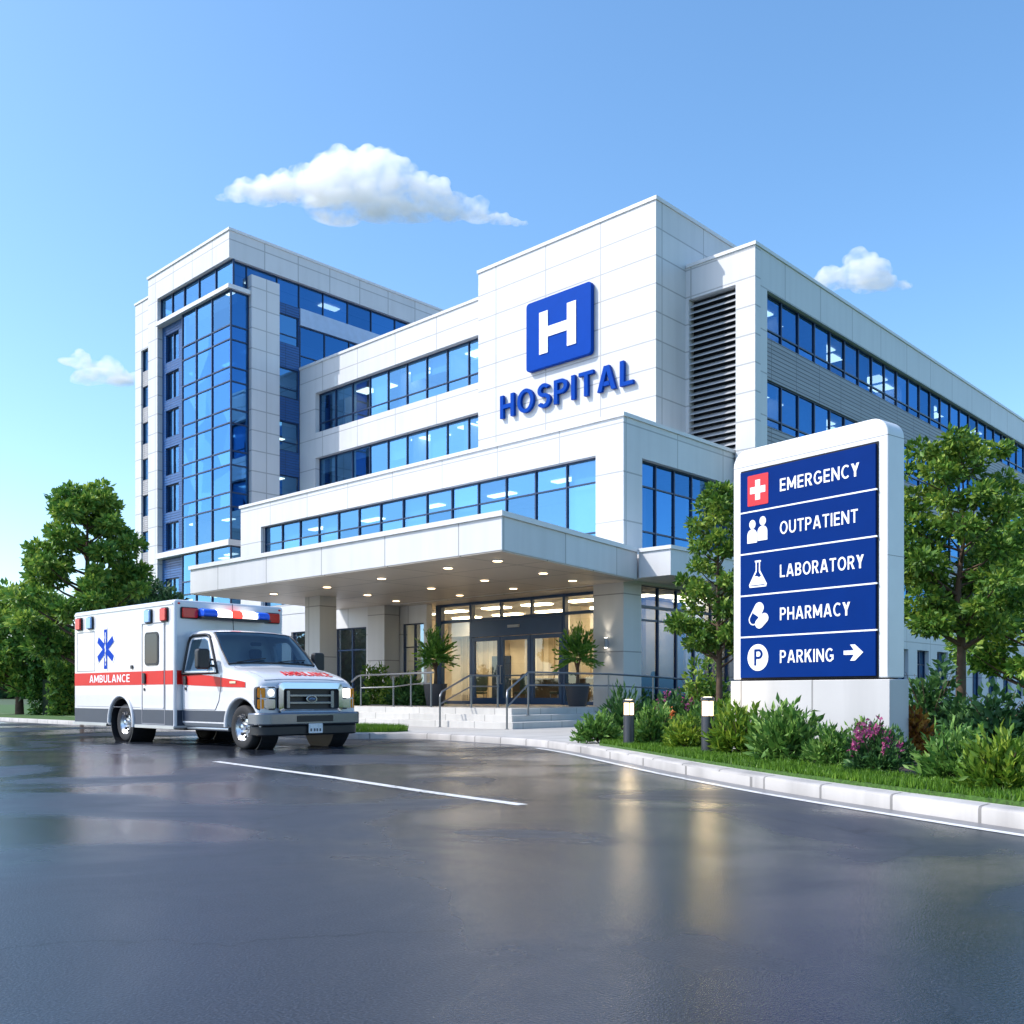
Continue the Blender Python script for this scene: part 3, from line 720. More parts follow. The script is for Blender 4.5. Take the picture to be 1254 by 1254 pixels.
M['lens_pale'] = plain('pale_blue_lamp_lens', (0.25, 0.45, 0.75), 0.15, var=.1, vscale=30)
M['lens_clear'] = plain('clear_lamp_lens', (0.72, 0.75, 0.78), 0.1, var=.12, vscale=30)
M['lens_amber'] = plain('amber_lamp_lens', (0.80, 0.26, 0.01), 0.15, var=.1, vscale=30)
M['glow_red'] = emit('red_beacon_glow', (1, .05, .04), 2.2); M['glow_blue'] = emit('blue_beacon_glow', (.05, .2, 1), 1.6)
M['glow_white'] = emit('white_beacon_glow', (1, .93, .9), 2.2)
M['headlamp'] = emit('headlamp_glow', (1, .97, .9), 1.6)
M['star'] = plain('star_of_life_blue', (0.001, 0.05, 0.42), .45, var=.02, spec=.06)

amb = empty('ambulance', (-21.2, 11.11, 0)); tag(amb, 'white box ambulance with red side stripe and blue star parked on the drive', 'ambulance')
def ap(mb, name, mat, parent=None, **k): return mb.build(name, M[mat] if isinstance(mat, str) else mat, parent or amb, **k)
BX0, BX1, BH, BZ0, BZ1 = -2.5, 2.4, 1.3, .34, 3.0
def arch_profile(x0, x1, z0, z1, cxx, r, cz=.42, n=14):
    out = [(x0, z0)]
    h = math.sqrt(max(0, r * r - (z0 - cz) ** 2))
    a0 = math.atan2(z0 - cz, -h); a1 = math.atan2(z0 - cz, h)
    if a0 < 0: a0 += 2 * math.pi
    for i in range(n + 1):
        a = a0 + (a1 - a0) * i / n; out.append((cxx + r * math.cos(a), cz + r * math.sin(a)))
    return out + [(x1, z0), (x1, z1), (x0, z1)]
mb = MB(); mb.prism(arch_profile(BX0, BX1, BZ0, BZ1, 0, .56), lambda a, b, h: (a, h, b), -BH, BH)
body = ap(mb, 'patient_box', 'amb_white', bevel=.055, segs=3)
mb = MB(); mb.box(BX0 + .1, BX1 - .05, -BH + .25, BH - .25, .3, 1.1); ap(mb, 'chassis', 'black_pl')
near = lambda a, b, h: (a, -BH - h, b)
far = lambda a, b, h: (a, BH + h, b)
front = lambda a, b, h: (BX1 + h, a, b)
mb = MB()
for sg in (-1, 1): mb = MB(); mb.lathe([(.53, sg * .75), (.553, sg * .75), (.553, sg * 1.285), (.53, sg * 1.285)], (0, 0, .42), 'y', 36, closed=True); ap(mb, 'wheel_well_lining', 'black_pl')
# drip rail, stripe, skirts
for f in (near, far): mb = MB(); mb.prism([(BX0 + .06, 2.90), (BX1 - .06, 2.90), (BX1 - .06, 2.93), (BX0 + .06, 2.93)], f, .0, .02); ap(mb, 'drip_rail', 'amb_white')
mb = MB()
for f in (near, far): mb.prism([(BX0 + .05, 1.25), (BX1 - .055, 1.25), (BX1 - .055, 1.54), (BX0 + .05, 1.54)], f, .001, .006)
mb.prism([(-BH + .055, 1.25), (-1.0, 1.25), (-1.0, 1.54), (-BH + .055, 1.54)], front, .001, .006); mb.prism([(1.0, 1.25), (BH - .055, 1.25), (BH - .055, 1.54), (1.0, 1.54)], front, .001, .006)
stp = ap(mb, 'red_stripe', 'amb_red')
mb = MB(); text_mb(mb, 'AMBULANCE', -1.62, .42, 1.315, 1.485, lambda a, b, h: near(a, b, .0062 + h), .003); ap(mb, 'lettering', 'sign_white', stp)
for f in (near, far):
    mb = MB(); mb.prism([(.66, .40), (BX1 - .06, .40), (BX1 - .06, .72), (.58, .72), (.63, .6)], f, .001, .008); ap(mb, 'lower_skirt', 'amb_grey')
    mb = MB(); mb.prism([(BX0 + .06, .40), (-.66, .40), (-.63, .6), (-.58, .72), (BX0 + .06, .72)], f, .001, .008); ap(mb, 'lower_skirt', 'amb_grey')
mb = MB(); mb.prism([(-BH + .06, .40), (-1.0, .4), (-1.0, .72), (-BH + .06, .72)], front, .001, .008)
ap(mb, 'lower_skirt', 'amb_grey')
mb = MB()
for f in (near, far): mb.prism([(.7, .33), (BX1 + .02, .33), (BX1 + .02, .39), (.68, .39)], f, .0, .03); mb.prism([(BX0, .33), (-.7, .33), (-.68, .39), (BX0, .39)], f, .0, .03)
ap(mb, 'side_step_trim', 'amb_silver')
# wheel arch lip
for f, yy in ((near, -BH), (far, BH)):
    mb = MB(); sg = -1 if yy < 0 else 1
    prof = []
    pts = [(.60 * math.cos(R(a)), yy + sg * .012, .42 + .60 * math.sin(R(a))) for a in range(-8, 189, 9)]
    mb.tube(pts, .038, 8); ap(mb, 'fender_lip', 'amb_white', smooth=60)
# side door
def seam_frame(mb, f, u0, u1, z0, z1, w=.012, h=.004):
    for a, b, p, q in ((u0, u0 + w, z0, z1), (u1 - w, u1, z0, z1), (u0 + w, u1 - w, z0, z0 + w), (u0 + w, u1 - w, z1 - w, z1)):
        mb.prism([(a, p), (b, p), (b, q), (a, q)], f, .001, h)
mb = MB(); mb.prism(rrect(1.03, 1.97, .74, 2.52, .05), near, .0, .012)
dr = ap(mb, 'side_door', 'amb_white', bevel=.004)
mb = MB(); mb.prism(rrect(1.03, 1.97, 1.2502, 1.5398, .001, 1), near, .0125, .016); ap(mb, 'door_stripe', 'amb_red', dr)
mb = MB(); seam_frame(mb, near, .985, 2.015, .41, 2.56, .022, .0105); ap(mb, 'door_seam', 'seam', dr)
mb = MB(); mb.prism(rrect(1.16, 1.76, 1.66, 2.36, .09), near, .012, .03); w_ = ap(mb, 'door_window_frame', 'black_pl', dr)
mb = MB(); mb.prism(rrect(1.2, 1.72, 1.70, 2.32, .07), near, .03, .034); ap(mb, 'pane', 'car_glass', dr)
mb = MB(); mb.prism(rrect(1.09, 1.19, 1.27, 1.5, .04), near, .016, .05); ap(mb, 'door_handle', 'black_pl', dr)
mb = MB(); mb.prism(rrect(1.1, 1.16, 1.12, 1.18, .028), near, .012, .03); ap(mb, 'door_lock', 'black_pl', dr)
mb = MB(); seam_frame(mb, near, -2.32, -1.35, 1.58, 2.5, .014, .004); seam_frame(mb, near, -2.32, .9, .76, .77, .005, .004); ap(mb, 'locker_seam', 'seam')
mb = MB(); mb.prism(rrect(.48, .58, 1.6, 1.68, .03), near, .0, .025); ap(mb, 'fuel_cap', 'black_pl')
# star of life
def star_poly(s):
    pts = []
    wd = .17
    for k in range(6):
        a = math.pi / 2 - k * math.pi / 3
        ca, sa = math.cos(a), math.sin(a)
        inner = wd / math.tan(math.pi / 6)
        for (u, v) in ((1, wd), (1, -wd)):
            pts.append((s * (u * ca - v * sa), s * (u * sa + v * ca)))
        a2 = a - math.pi / 6
        pts.append((s * 2 * wd * math.cos(a2), s * 2 * wd * math.sin(a2)))
    return pts
mb = MB(); mb.prism([(-.78 + x * 1.1, 2.07 + z * 1.1) for x, z in star_poly(.45)], near, .002, .006); so_ = ap(mb, 'emblem_border', M['sign_white'])
mb = MB(); mb.prism([(-.78 + x, 2.07 + z) for x, z in star_poly(.45)], near, .006, .010); ap(mb, 'star_of_life', 'star', so_)
mb = MB(); mb.prism([(-.795, 1.7), (-.765, 1.7), (-.765, 2.45), (-.795, 2.45)], near, .0102, .013)
pts = [(-.78 + .05 * math.sin(i * .75) * (1 - i / 40), -BH - .0125, 1.76 + i * .026) for i in range(25)]
mb.tube(pts, .011, 6); ap(mb, 'serpent_staff', M['sign_white'], so_)
# side and front lamps of the box
def lamp_block(u, z, w, h, f, lens, name='marker_lamp'):
    mb = MB(); mb.prism(rrect(u - w / 2 - .02, u + w / 2 + .02, z - h / 2 - .02, z + h / 2 + .02, .03), f, .0, .03); b = ap(mb, name, 'black_pl')
    mb = MB(); mb.prism(rrect(u - w / 2, u + w / 2, z - h / 2, z + h / 2, .025), f, .03, .075); ap(mb, 'lens', lens, b, bevel=.012)
for u, lens in ((-2.15, 'lens_red'), (-1.55, 'lens_pale'), (1.32, 'lens_pale'), (2.02, 'lens_red')): lamp_block(u, 2.7, .24, .26, near, lens)
for u in (-2.15, 2.02): lamp_block(u, 2.7, .24, .26, far, 'lens_red')
for u in (-.98, 1.0): lamp_block(u, 2.73, .34, .2, front, 'lens_red')
for u in (-BH + .1, BH - .1):
    mb = MB(); mb.ball((BX1 + .0, u, 2.92), (.03, .03, .02)); ap(mb, 'clearance_lamp', 'lens_red', smooth=60)
lb = MB(); lb.prism(rrect(-.80, .80, 2.62, 2.66, .015), lambda a, b, h: (BX1 + h, a, b), .0, .30)
bar = ap(lb, 'light_bar', 'black_pl')
for a, b, m_ in ((-.8, -.45, 'lens_blue'), (-.45, -.1, 'glow_white'), (-.1, .14, 'glow_red'), (.14, .5, 'glow_white'), (.5, .8, 'lens_blue')):
    mb = MB(); mb.prism([(BX1 + .02, 2.662), (BX1 + .27, 2.662), (BX1 + .285, 2.72), (BX1 + .25, 2.80), (BX1 + .17, 2.83), (BX1 + .02, 2.83)], lambda p, q, h: (p, h, q), a + .012, b - .012); ap(mb, 'beacon_lens', m_, bar, bevel=.02)
# ---- cab by lofting cross sections
def lerp(a, b, t): return a + (b - a) * t
top_prof = [(2.3, 2.36), (2.9, 2.37), (3.15, 2.345), (3.32, 2.27), (3.5, 2.12), (3.9, 1.75), (4.02, 1.63), (4.12, 1.575), (4.5, 1.52), (4.85, 1.44), (5.1, 1.35), (5.2, 1.27), (5.25, 1.13)]
def top_z(x):
    for (a, p), (b, q) in zip(top_prof, top_prof[1:]):
        if x <= b: return lerp(p, q, max(0, (x - a) / (b - a)))
    return top_prof[-1][1]
CW = 1.13
def half_w(x, z):
    """half width of the cab skin at height z"""
    w = CW - .02 * max(0, (1.0 - z)) 
    if z > 1.45: w = CW - (z - 1.45) * .20
    if x > 4.7: w -= .06 * ((x - 4.7) / .55) ** 2
    return w
def section(x):
    zt = top_z(x); zb = .40
    pts = [(half_w(x, zb) - .06, zb), (half_w(x, .55), .47), (half_w(x, .8), .8), (half_w(x, 1.1), 1.1)]
    zs = min(1.45, zt - .10)
    pts += [(half_w(x, zs), max(zs - .08, 1.12)), (half_w(x, zs) - .005, zs)]
    k = min(1, max(0, (zt - 1.6) / .5))                        # 1 on the cabin, 0 on the hood
    hw = half_w(x, zt)
    zc = zt - .09 if k > .5 else zt - .05
    zm = lerp(zs, zc, .5)
    wtop = lerp(half_w(x, zs) - .05, half_w(x, zc), k)
    pts += [(lerp(half_w(x, zs), wtop, .5), zm), (wtop, zc), (wtop - .05, zt - .03), (wtop - .13, zt - .008), (wtop * .5, zt + .015), (0, zt + .022)]
    return pts
xs = sorted(set([2.3, 2.6, 2.9, 3.05, 3.15, 3.24, 3.32, 3.4, 3.5, 3.7, 3.9, 3.97, 4.02, 4.07, 4.12, 4.3, 4.5, 4.7, 4.85, 5.0, 5.1, 5.15, 5.2, 5.23, 5.25]))
mb = MB(); rings = []
for x in xs:
    s_ = section(x); ring = [(x, w, z) for w, z in s_] + [(x, -w, z) for w, z in reversed(s_[:-1])]
    rings.append(ring)
n = len(rings[0]); vs = [p for r in rings for p in r]; fs = []
for i in range(len(rings) - 1):
    for k in range(n): fs.append((i * n + k, (i + 1) * n + k, (i + 1) * n + (k + 1) % n, i * n + (k + 1) % n))
fs += [tuple(range(n)), tuple(range((len(rings) - 1) * n, len(rings) * n))[::-1]]
mb.add(vs, fs); cab = ap(mb, 'cab_body', 'amb_white')
def skin_top(x, v):
    s_ = section(x)
    pts = s_[8:]                                            # from shoulder to crown
    w = v * (s_[8][0] - .03)
    aw = abs(w)
    for (a, p), (b, q) in zip(pts, pts[1:]):
        if b <= aw <= a: return (x, w, lerp(q, p, (aw - b) / (a - b)))
    return (x, w, pts[-1][1])
gx = [3.26, 3.32, 3.4, 3.5, 3.6, 3.7, 3.8, 3.9, 3.97, 4.0]; gv = [-1, -.97, -.9, -.75, -.5, -.25, 0, .25, .5, .75, .9, .97, 1]
def closed_grid(mb, lo, hi):
    """solid between two equal grids of points"""
    nr, nc = len(lo), len(lo[0]); m = nr * nc; fs = []
    for i in range(nr - 1):
        for k in range(nc - 1):
            q = [i * nc + k, (i + 1) * nc + k, (i + 1) * nc + k + 1, i * nc + k + 1]; fs += [tuple(q), tuple(m + j for j in q[::-1])]
    ring = [k for k in range(nc)] + [i * nc + nc - 1 for i in range(1, nr)] + [(nr - 1) * nc + k for k in range(nc - 2, -1, -1)] + [i * nc for i in range(nr - 2, 0, -1)]
    for a_, b_ in zip(ring, ring[1:] + ring[:1]): fs.append((a_, b_, m + b_, m + a_))
    return mb.add([p for r in lo for p in r] + [p for r in hi for p in r], fs)
cuts = []
cut = MB(); cut.lathe([(.53, -1.4), (.53, -.62)], (4.7, 0, .43), 'y', 36); cut.lathe([(.53, .62), (.53, 1.4)], (4.7, 0, .43), 'y', 36); cuts.append(cut)
cav = MB(); rg = []
for x in (2.36, 2.6, 2.9, 3.1, 3.2, 3.28, 3.36, 3.5, 3.7, 3.86):
    sc = [(max(0, w - .05), min(z, top_z(x) + .02) - .05) for w, z in section(x)]
    sc = [(sc[2][0], .62)] + [p for p in sc if p[1] > .72]; sc = sc[:1] + sc[-9:]
    rg.append([(x, w, z) for w, z in sc] + [(x, -w, z) for w, z in reversed(sc[:-1])])
nn = min(len(r) for r in rg); assert all(len(r) == nn for r in rg)
fs = []
for i in range(len(rg) - 1):
    for k in range(nn): fs.append((i * nn + k, (i + 1) * nn + k, (i + 1) * nn + (k + 1) % nn, i * nn + (k + 1) % nn))
fs += [tuple(range(nn)), tuple(range((len(rg) - 1) * nn, len(rg) * nn))[::-1]]
cav.add([p for r in rg for p in r], fs); cuts.append(cav)
wsx = [3.29, 3.4, 3.5, 3.6, 3.7, 3.8, 3.9, 3.97]; wsv = [-.95, -.75, -.5, -.25, 0, .25, .5, .75, .95]
P_ = [[skin_top(x, v) for v in wsv] for x in wsx]
wc_ = MB(); closed_grid(wc_, [[(x - .14, y, z - .2) for x, y, z in r] for r in P_], [[(x + .06, y, z + .1) for x, y, z in r] for r in P_]); cuts.append(wc_)
sw = MB(); sw.prism([(2.52, 1.54), (3.56, 1.54), (3.19, 2.11), (3.07, 2.16), (2.63, 2.16), (2.56, 2.11)], lambda a, b, h: (a, h, b), -1.5, 1.5); cuts.append(sw)
for cm_ in cuts:
    co = cm_.build('cab_opening', None, amb)
    bo = cab.modifiers.new('open', 'BOOLEAN'); bo.operation = 'DIFFERENCE'; bo.object = co; bo.solver = 'EXACT'
    dg = bpy.context.evaluated_depsgraph_get(); me2 = bpy.data.meshes.new_from_object(cab.evaluated_get(dg))
    cab.modifiers.clear(); cab.data = me2; bpy.data.objects.remove(co)
for p in me2.polygons: p.use_smooth = True
me2.set_sharp_from_angle(angle=R(32))
if not me2.materials: me2.materials.append(M['amb_white'])
mb = MB(); mb.lathe([(.52, -1.0), (.52, -.63)], (4.7, 0, .43), 'y', 24); mb.lathe([(.52, .63), (.52, 1.0)], (4.7, 0, .43), 'y', 24); 
# dark lining so the wells read black
wl_ = MB()
for sg in (-1, 1):
    wl_ = MB(); wl_.lathe([(.50, sg * .64), (.524, sg * .64), (.524, sg * 1.0), (.50, sg * 1.0)], (4.7, 0, .43), 'y', 30, closed=True); wl_.lathe([(.1, sg * .632), (.52, sg * .632), (.52, sg * .64), (.1, sg * .64)], (4.7, 0, .43), 'y', 30); ap(wl_, 'wheel_well_lining', 'black_pl')
# windscreen laid just proud of the sloping skin
mb = MB()
def sheet(mb, off):
    P = [[skin_top(x, v * (1 - .05 * (x < 3.3)  )) for v in gv] for x in gx]
    for i in range(len(gx) - 1):
        for k in range(len(gv) - 1):
            q = [P[i][k], P[i + 1][k], P[i + 1][k + 1], P[i][k + 1]]
            mb.quad(*[(a + off * .65, b, c + off) for a, b, c in q])
sheet(mb, .012); ws = ap(mb, 'windscreen', 'cab_glass', recalc=True); weld(ws)
for p in ws.data.polygons: p.use_smooth = True
mb = MB(); 
edge = [skin_top(x, 1) for x in gx]
for sg in (-1, 1): mb.tube([(a + .01, sg * abs(b), c + .014) for a, b, c in edge], .018, 6)
mb.tube([(skin_top(4.0, v)[0] + .01, skin_top(4.0, v)[1], skin_top(4.0, v)[2] + .012) for v in gv], .02, 6); mb.tube([(skin_top(3.26, v)[0], skin_top(3.26, v)[1], skin_top(3.26, v)[2] + .01) for v in gv], .014, 6)
ap(mb, 'windscreen_seal', 'black_pl', ws, smooth=60)
for y0 in (-.75, .1):
    mb = MB(); p0 = skin_top(4.0, y0 / .9); p1 = skin_top(3.93, (y0 + .62) / .9)
    mb.tube([(p0[0] + .03, p0[1], p0[2] + .03), ((p0[0] + p1[0]) / 2 + .04, (p0[1] + p1[1]) / 2, (p0[2] + p1[2]) / 2 + .04), (p1[0] + .03, p1[1], p1[2] + .03)], .012, 6); ap(mb, 'wiper', 'black_pl')
# cabin: dashboard, wheel, two seats
mb = MB(); mb.prism([(3.45, 1.0), (3.84, 1.0), (3.84, 1.53), (3.66, 1.55), (3.5, 1.46)], lambda a, b, h: (a, h, b), -.98, .98); ap(mb, 'dashboard', 'seat_fab', bevel=.02)
for yy in (-.48, .48):
    mb = MB(); mb.prism(rrect(-.25, .25, 1.0, 1.16, .05), lambda a, b, h: (2.72 + h, yy + a, b), 0, .5); se = ap(mb, 'seat', 'seat_fab', bevel=.03)
    mb = MB(); mb.prism(rrect(-.25, .25, 1.16, 1.78, .09), lambda a, b, h: (2.62 + h - (b - 1.16) * .18, yy + a, b), 0, .14); mb.prism(rrect(-.14, .14, 1.81, 2.02, .06), lambda a, b, h: (2.53 + h, yy + a, b), 0, .1); ap(mb, 'backrest', 'seat_fab', se, bevel=.03)
mb = MB(); ring = [(3.36 - .10 * math.sin(R(a)), .48 + .19 * math.cos(R(a)), 1.5 + .16 * math.sin(R(a))) for a in range(0, 361, 15)]; mb.tube(ring, .016, 6); mb.tube([(3.36, .30, 1.5), (3.36, .66, 1.5)], .014, 6); mb.tube([(3.37, .48, 1.5), (3.55, .48, 1.4)], .02, 6); ap(mb, 'steering_wheel', 'black_pl', smooth=60)
mb = MB(); mb.box(2.362, 2.37, -.98, .98, .72, 2.26); ap(mb, 'cab_bulkhead', 'seat_fab')
mb = MB(); mb.prism(rrect(-.12, .12, 2.05, 2.12, .03), lambda a, b, h: (3.36 + h, a, b), 0, .03); ap(mb, 'rear_view_mirror', 'black_pl')
# side windows, doors
def side_lift(sg, off):
    return lambda x, z, h: (x, sg * (half_w(x, z) + off + h), z)
for sg in (-1, 1):
    f = side_lift(sg, .003)
    poly = [(2.46, 1.50), (3.72, 1.50), (3.66, 1.58), (3.22, 2.16), (3.16, 2.2), (3.08, 2.215), (2.62, 2.215), (2.52, 2.19), (2.48, 2.10)]
    d_ = MB(); dpoly = [(2.42, .74), (3.72, .74), (3.86, .92), (3.94, 1.2), (3.94, 1.42)]
    for z0, z1 in ((.76, 1.44),):
        for a, b in zip(dpoly, dpoly[1:]): d_.tube([f(a[0], a[1], .002), f(b[0], b[1], .002)], .006, 4)
        d_.tube([f(2.42, .46, .002), f(2.42, 1.45, .002), f(2.44, 2.1, .002), f(2.52, 2.27, .002), f(3.1, 2.275, .002)], .006, 4)
    dr_ = ap(d_, 'cab_door', 'seam')
    mb = MB(); mb.prism([(2.42, 1.465), (3.82, 1.465), (3.72, 1.6), (3.28, 2.19), (3.2, 2.235), (3.08, 2.25), (2.6, 2.25), (2.48, 2.21), (2.44, 2.1)], f, .0, .012); mb = MB(); fr_ = [(2.44, 1.465), (3.82, 1.465), (3.72, 1.6), (3.28, 2.19), (3.2, 2.235), (3.08, 2.25), (2.6, 2.25), (2.48, 2.21), (2.44, 2.1)]; mb.tube([f(a, b, .006) for a, b in fr_ + fr_[:1]], .034, 6); wf = ap(mb, 'window_frame', 'black_pl', dr_, smooth=60)
    mb = MB(); mb.quad(f(2.5, 1.52, .004), f(3.08, 1.52, .004), f(3.08, 2.18, .004), f(2.56, 2.17, .004)); mb.quad(f(3.08, 1.52, .004), f(3.62, 1.52, .004), f(3.2, 2.13, .004), f(3.08, 2.18, .004)); ap(mb, 'pane', 'cab_glass', dr_, recalc=False)
    mb = MB(); mb.prism([(3.42, 1.51), (3.45, 1.51), (3.45, 1.75), (3.42, 1.79)], f, .0165, .022); ap(mb, 'quarter_bar', 'black_pl', dr_)
    mb = MB(); mb.prism(rrect(2.52, 2.62, 1.24, 1.42, .04), f, .006, .04); ap(mb, 'door_handle', 'black_pl', dr_)
    mb = MB(); mb.prism(rrect(2.54, 2.6, 1.13, 1.19, .025), f, .003, .02); ap(mb, 'door_lock', 'black_pl', dr_)
    stripe = [(2.32, 1.25), (2.9, 1.225), (3.6, 1.205), (4.2, 1.185), (4.9, 1.175), (4.84, 1.275), (4.6, 1.31), (4.2, 1.35), (3.6, 1.41), (2.9, 1.46), (2.32, 1.46 + .05)]
    mb = MB(); 
    lo_ = stripe[:5]; hi_ = stripe[5:][::-1]
    def yint(pl, x):
        for (a, p), (b, q) in zip(pl, pl[1:]):
            if a <= x <= b: return lerp(p, q, (x - a) / (b - a))
        return pl[-1][1]
    gx2 = [2.32 + .1 * i for i in range(26)]
    for a, b in zip(gx2, gx2[1:]):
        ha, hb = min(yint(hi_, a), yint(hi_, a)), yint(hi_, b)
        la, lb2 = yint(lo_, a), yint(lo_, b)
        for t0, t1 in ((0, .5), (.5, 1)):
            mb.quad(f(a, lerp(la, ha, t0), .004), f(b, lerp(lb2, hb, t0), .004), f(b, lerp(lb2, hb, t1), .004), f(a, lerp(la, ha, t1), .004))
    ap(mb, 'red_stripe', 'amb_red', recalc=True)
    mb = MB(); mb.prism(rrect(4.28, 4.5, 1.255, 1.3, .015), f, .006, .016); ap(mb, 'side_badge', 'chrome')
    mb = MB()
    for a, b in ((2.34, 4.1),):
        mb.quad(f(a, .50, .003), f(b, .50, .003), f(b, .72, .003), f(a, .72, .003))
    ap(mb, 'lower_skirt', 'amb_grey')
    mb = MB(); mb.tube([(2.45, sg * 1.0, .36), (4.05, sg * 1.0, .36)], .045, 8); ap(mb, 'running_board', 'amb_silver', smooth=60)
    pts = [(4.7 + .57 * math.cos(R(a)), sg * (half_w(4.7 + .57 * math.cos(R(a)), .9) + .008), .43 + .57 * math.sin(R(a))) for a in range(-2, 183, 8)]
    mb = MB(); mb.tube(pts, .045, 8); ap(mb, 'fender_lip', 'amb_white', smooth=60)
    # mirror
    mb = MB(); mb.prism(rrect(-.13, .13, -.2, .2, .06), lambda a, b, h: (3.62 + h, sg * 1.36 + a, 1.74 + b), -.07, .09); mr = ap(mb, 'wing_mirror', 'black_pl', bevel=.03)
    mb = MB(); mb.tube([(3.6, sg * 1.0, 1.60), (3.62, sg * 1.26, 1.62)], .028, 6); mb.tube([(3.6, sg * .98, 1.72), (3.62, sg * 1.26, 1.74)], .022, 6); ap(mb, 'mirror_arm', 'black_pl', mr)
# front end
fz = lambda a, b, h: (5.25 + h, a, b)
mb = MB(); mb.box(5.14, 5.255, -1.07, 1.07, .66, 1.2); ap(mb, 'nose_panel', 'amb_white', bevel=.03)
mb = MB()
out_ = rrect(-.74, .74, .69, 1.27, .11, 6); inn = rrect(-.65, .65, .76, 1.155, .05, 6); nn = len(out_)
vs = [fz(a, b, .01) for a, b in out_] + [fz(a, b, .10) for a, b in out_] + [fz(a * .985, b, .11) for a, b in inn] + [fz(a, b, .02) for a, b in inn]
fs = []
for q in range(3):
    for i in range(nn): fs.append((q * nn + i, q * nn + (i + 1) % nn, (q + 1) * nn + (i + 1) % nn, (q + 1) * nn + i))
mb.add(vs, fs); gr = ap(mb, 'grille_surround', 'chrome', smooth=40)
mb = MB(); mb.prism(rrect(-.66, .66, .75, 1.165, .05), fz, .005, .02); ap(mb, 'grille_mesh', 'dark' if False else M['black_pl'], gr)
mb = MB()
for z in (.86, 1.0): mb.prism(rrect(-.48, .48, z, z + .045, .015), fz, .05, .085)
for u in (-.51, .51): mb.prism(rrect(u - .035, u + .035, .78, 1.12, .02), fz, .03, .08)
ap(mb, 'grille_bar', 'bumper', gr, bevel=.006)
ov = lambda s: [(s * .125 * math.cos(R(a)), .955 + s * .075 * math.sin(R(a))) for a in range(0, 360, 12)]
mb = MB(); mb.prism(ov(1), fz, .085, .11); em = ap(mb, 'grille_emblem', 'chrome', bevel=.006)
mb = MB(); mb.prism(ov(.82), fz, .1102, .114); ap(mb, 'emblem_field', 'amb_grey', em)
mb = MB(); mb.tube([fz(-.07, .94, .116), fz(-.035, .965, .116), fz(0, .975, .116), fz(.03, .955, .116), fz(.075, .965, .116)], .009, 6); mb.tube([fz(-.06, .965, .116), fz(0, .945, .116), fz(.06, .945, .116)], .007, 6); ap(mb, 'emblem_script', 'chrome', em)
for sg in (-1, 1):
    mb = MB(); mb.prism(rrect(.755, 1.135, .75, 1.19, .05), lambda a, b, h: (5.25 + h - max(0, a - .95) * .4, sg * a, b), -.06, .03); hl = ap(mb, 'headlight', 'black_pl', bevel=.008)
    hp = lambda a, b, h: (5.28 + h - max(0, a - .95) * .4, sg * a, b)
    mb = MB(); mb.prism(rrect(.775, .98, .98, 1.165, .03), hp, .0, .012); ap(mb, 'headlamp_lens', 'headlamp' if sg > 0 else 'lens_clear', hl, bevel=.006)
    mb = MB(); mb.prism(rrect(.775, 1.0, .775, .955, .03), hp, .0, .012); ap(mb, 'headlamp_lens', 'chrome', hl, bevel=.006)
    mb = MB(); mb.lathe([(.01, 0), (.065, 0), (.065, .012), (.01, .012)], (5.293, sg * .875, 1.075), 'x', 16); ap(mb, 'headlamp_bulb', 'headlamp', hl)
    mb = MB(); mb.prism(rrect(.99, 1.115, .98, 1.165, .02), hp, .0, .012); ap(mb, 'turn_lens', 'lens_amber', hl); mb = MB(); mb.prism(rrect(1.01, 1.115, .775, .955, .02), hp, .0, .012); ap(mb, 'turn_lens', 'lens_amber', hl)
def bumper_poly(w, d0, d1, rnd=.28, n=6):
    pts = [(d0, -w), (d1 - rnd, -w)]
    pts += [(d1 - rnd + rnd * math.sin(R(90 * i / n)), -w + rnd * (1 - math.cos(R(90 * i / n)))) for i in range(1, n + 1)]
    pts += [(d1 - rnd + rnd * math.cos(R(90 * i / n)), w - rnd * (1 - math.sin(R(90 * i / n)))) for i in range(0, n)]
    return pts + [(d1 - rnd, w), (d0, w)]
mb = MB(); mb.prism(bumper_poly(1.2, 5.0, 5.47), up, .46, .70); bp_ = ap(mb, 'front_bumper', 'bumper', bevel=.03)
mb = MB(); mb.prism(bumper_poly(1.15, 5.02, 5.43), up, .26, .456); ap(mb, 'front_valance', 'black_pl', bp_, bevel=.03)
mb = MB(); mb.prism(rrect(-.42, .42, .52, .64, .02), lambda a, b, h: (5.47 + h, a, b), .0, .006); ap(mb, 'bumper_slot', 'black_pl', bp_)
mb = MB(); mb.prism(rrect(-.16, .16, .30, .485, .015), lambda a, b, h: (5.472 + h, a, b), .006, .018); lp = ap(mb, 'licence_plate', 'lens_clear', bp_)
mb = MB()
for u in (-.11, -.03, .03, .1): mb.prism(rrect(u - .017, u + .017, .335, .39, .006), lambda a, b, h: (5.4902 + h, a, b), .0, .003)
ap(mb, 'plate_mark', 'amb_grey', lp)
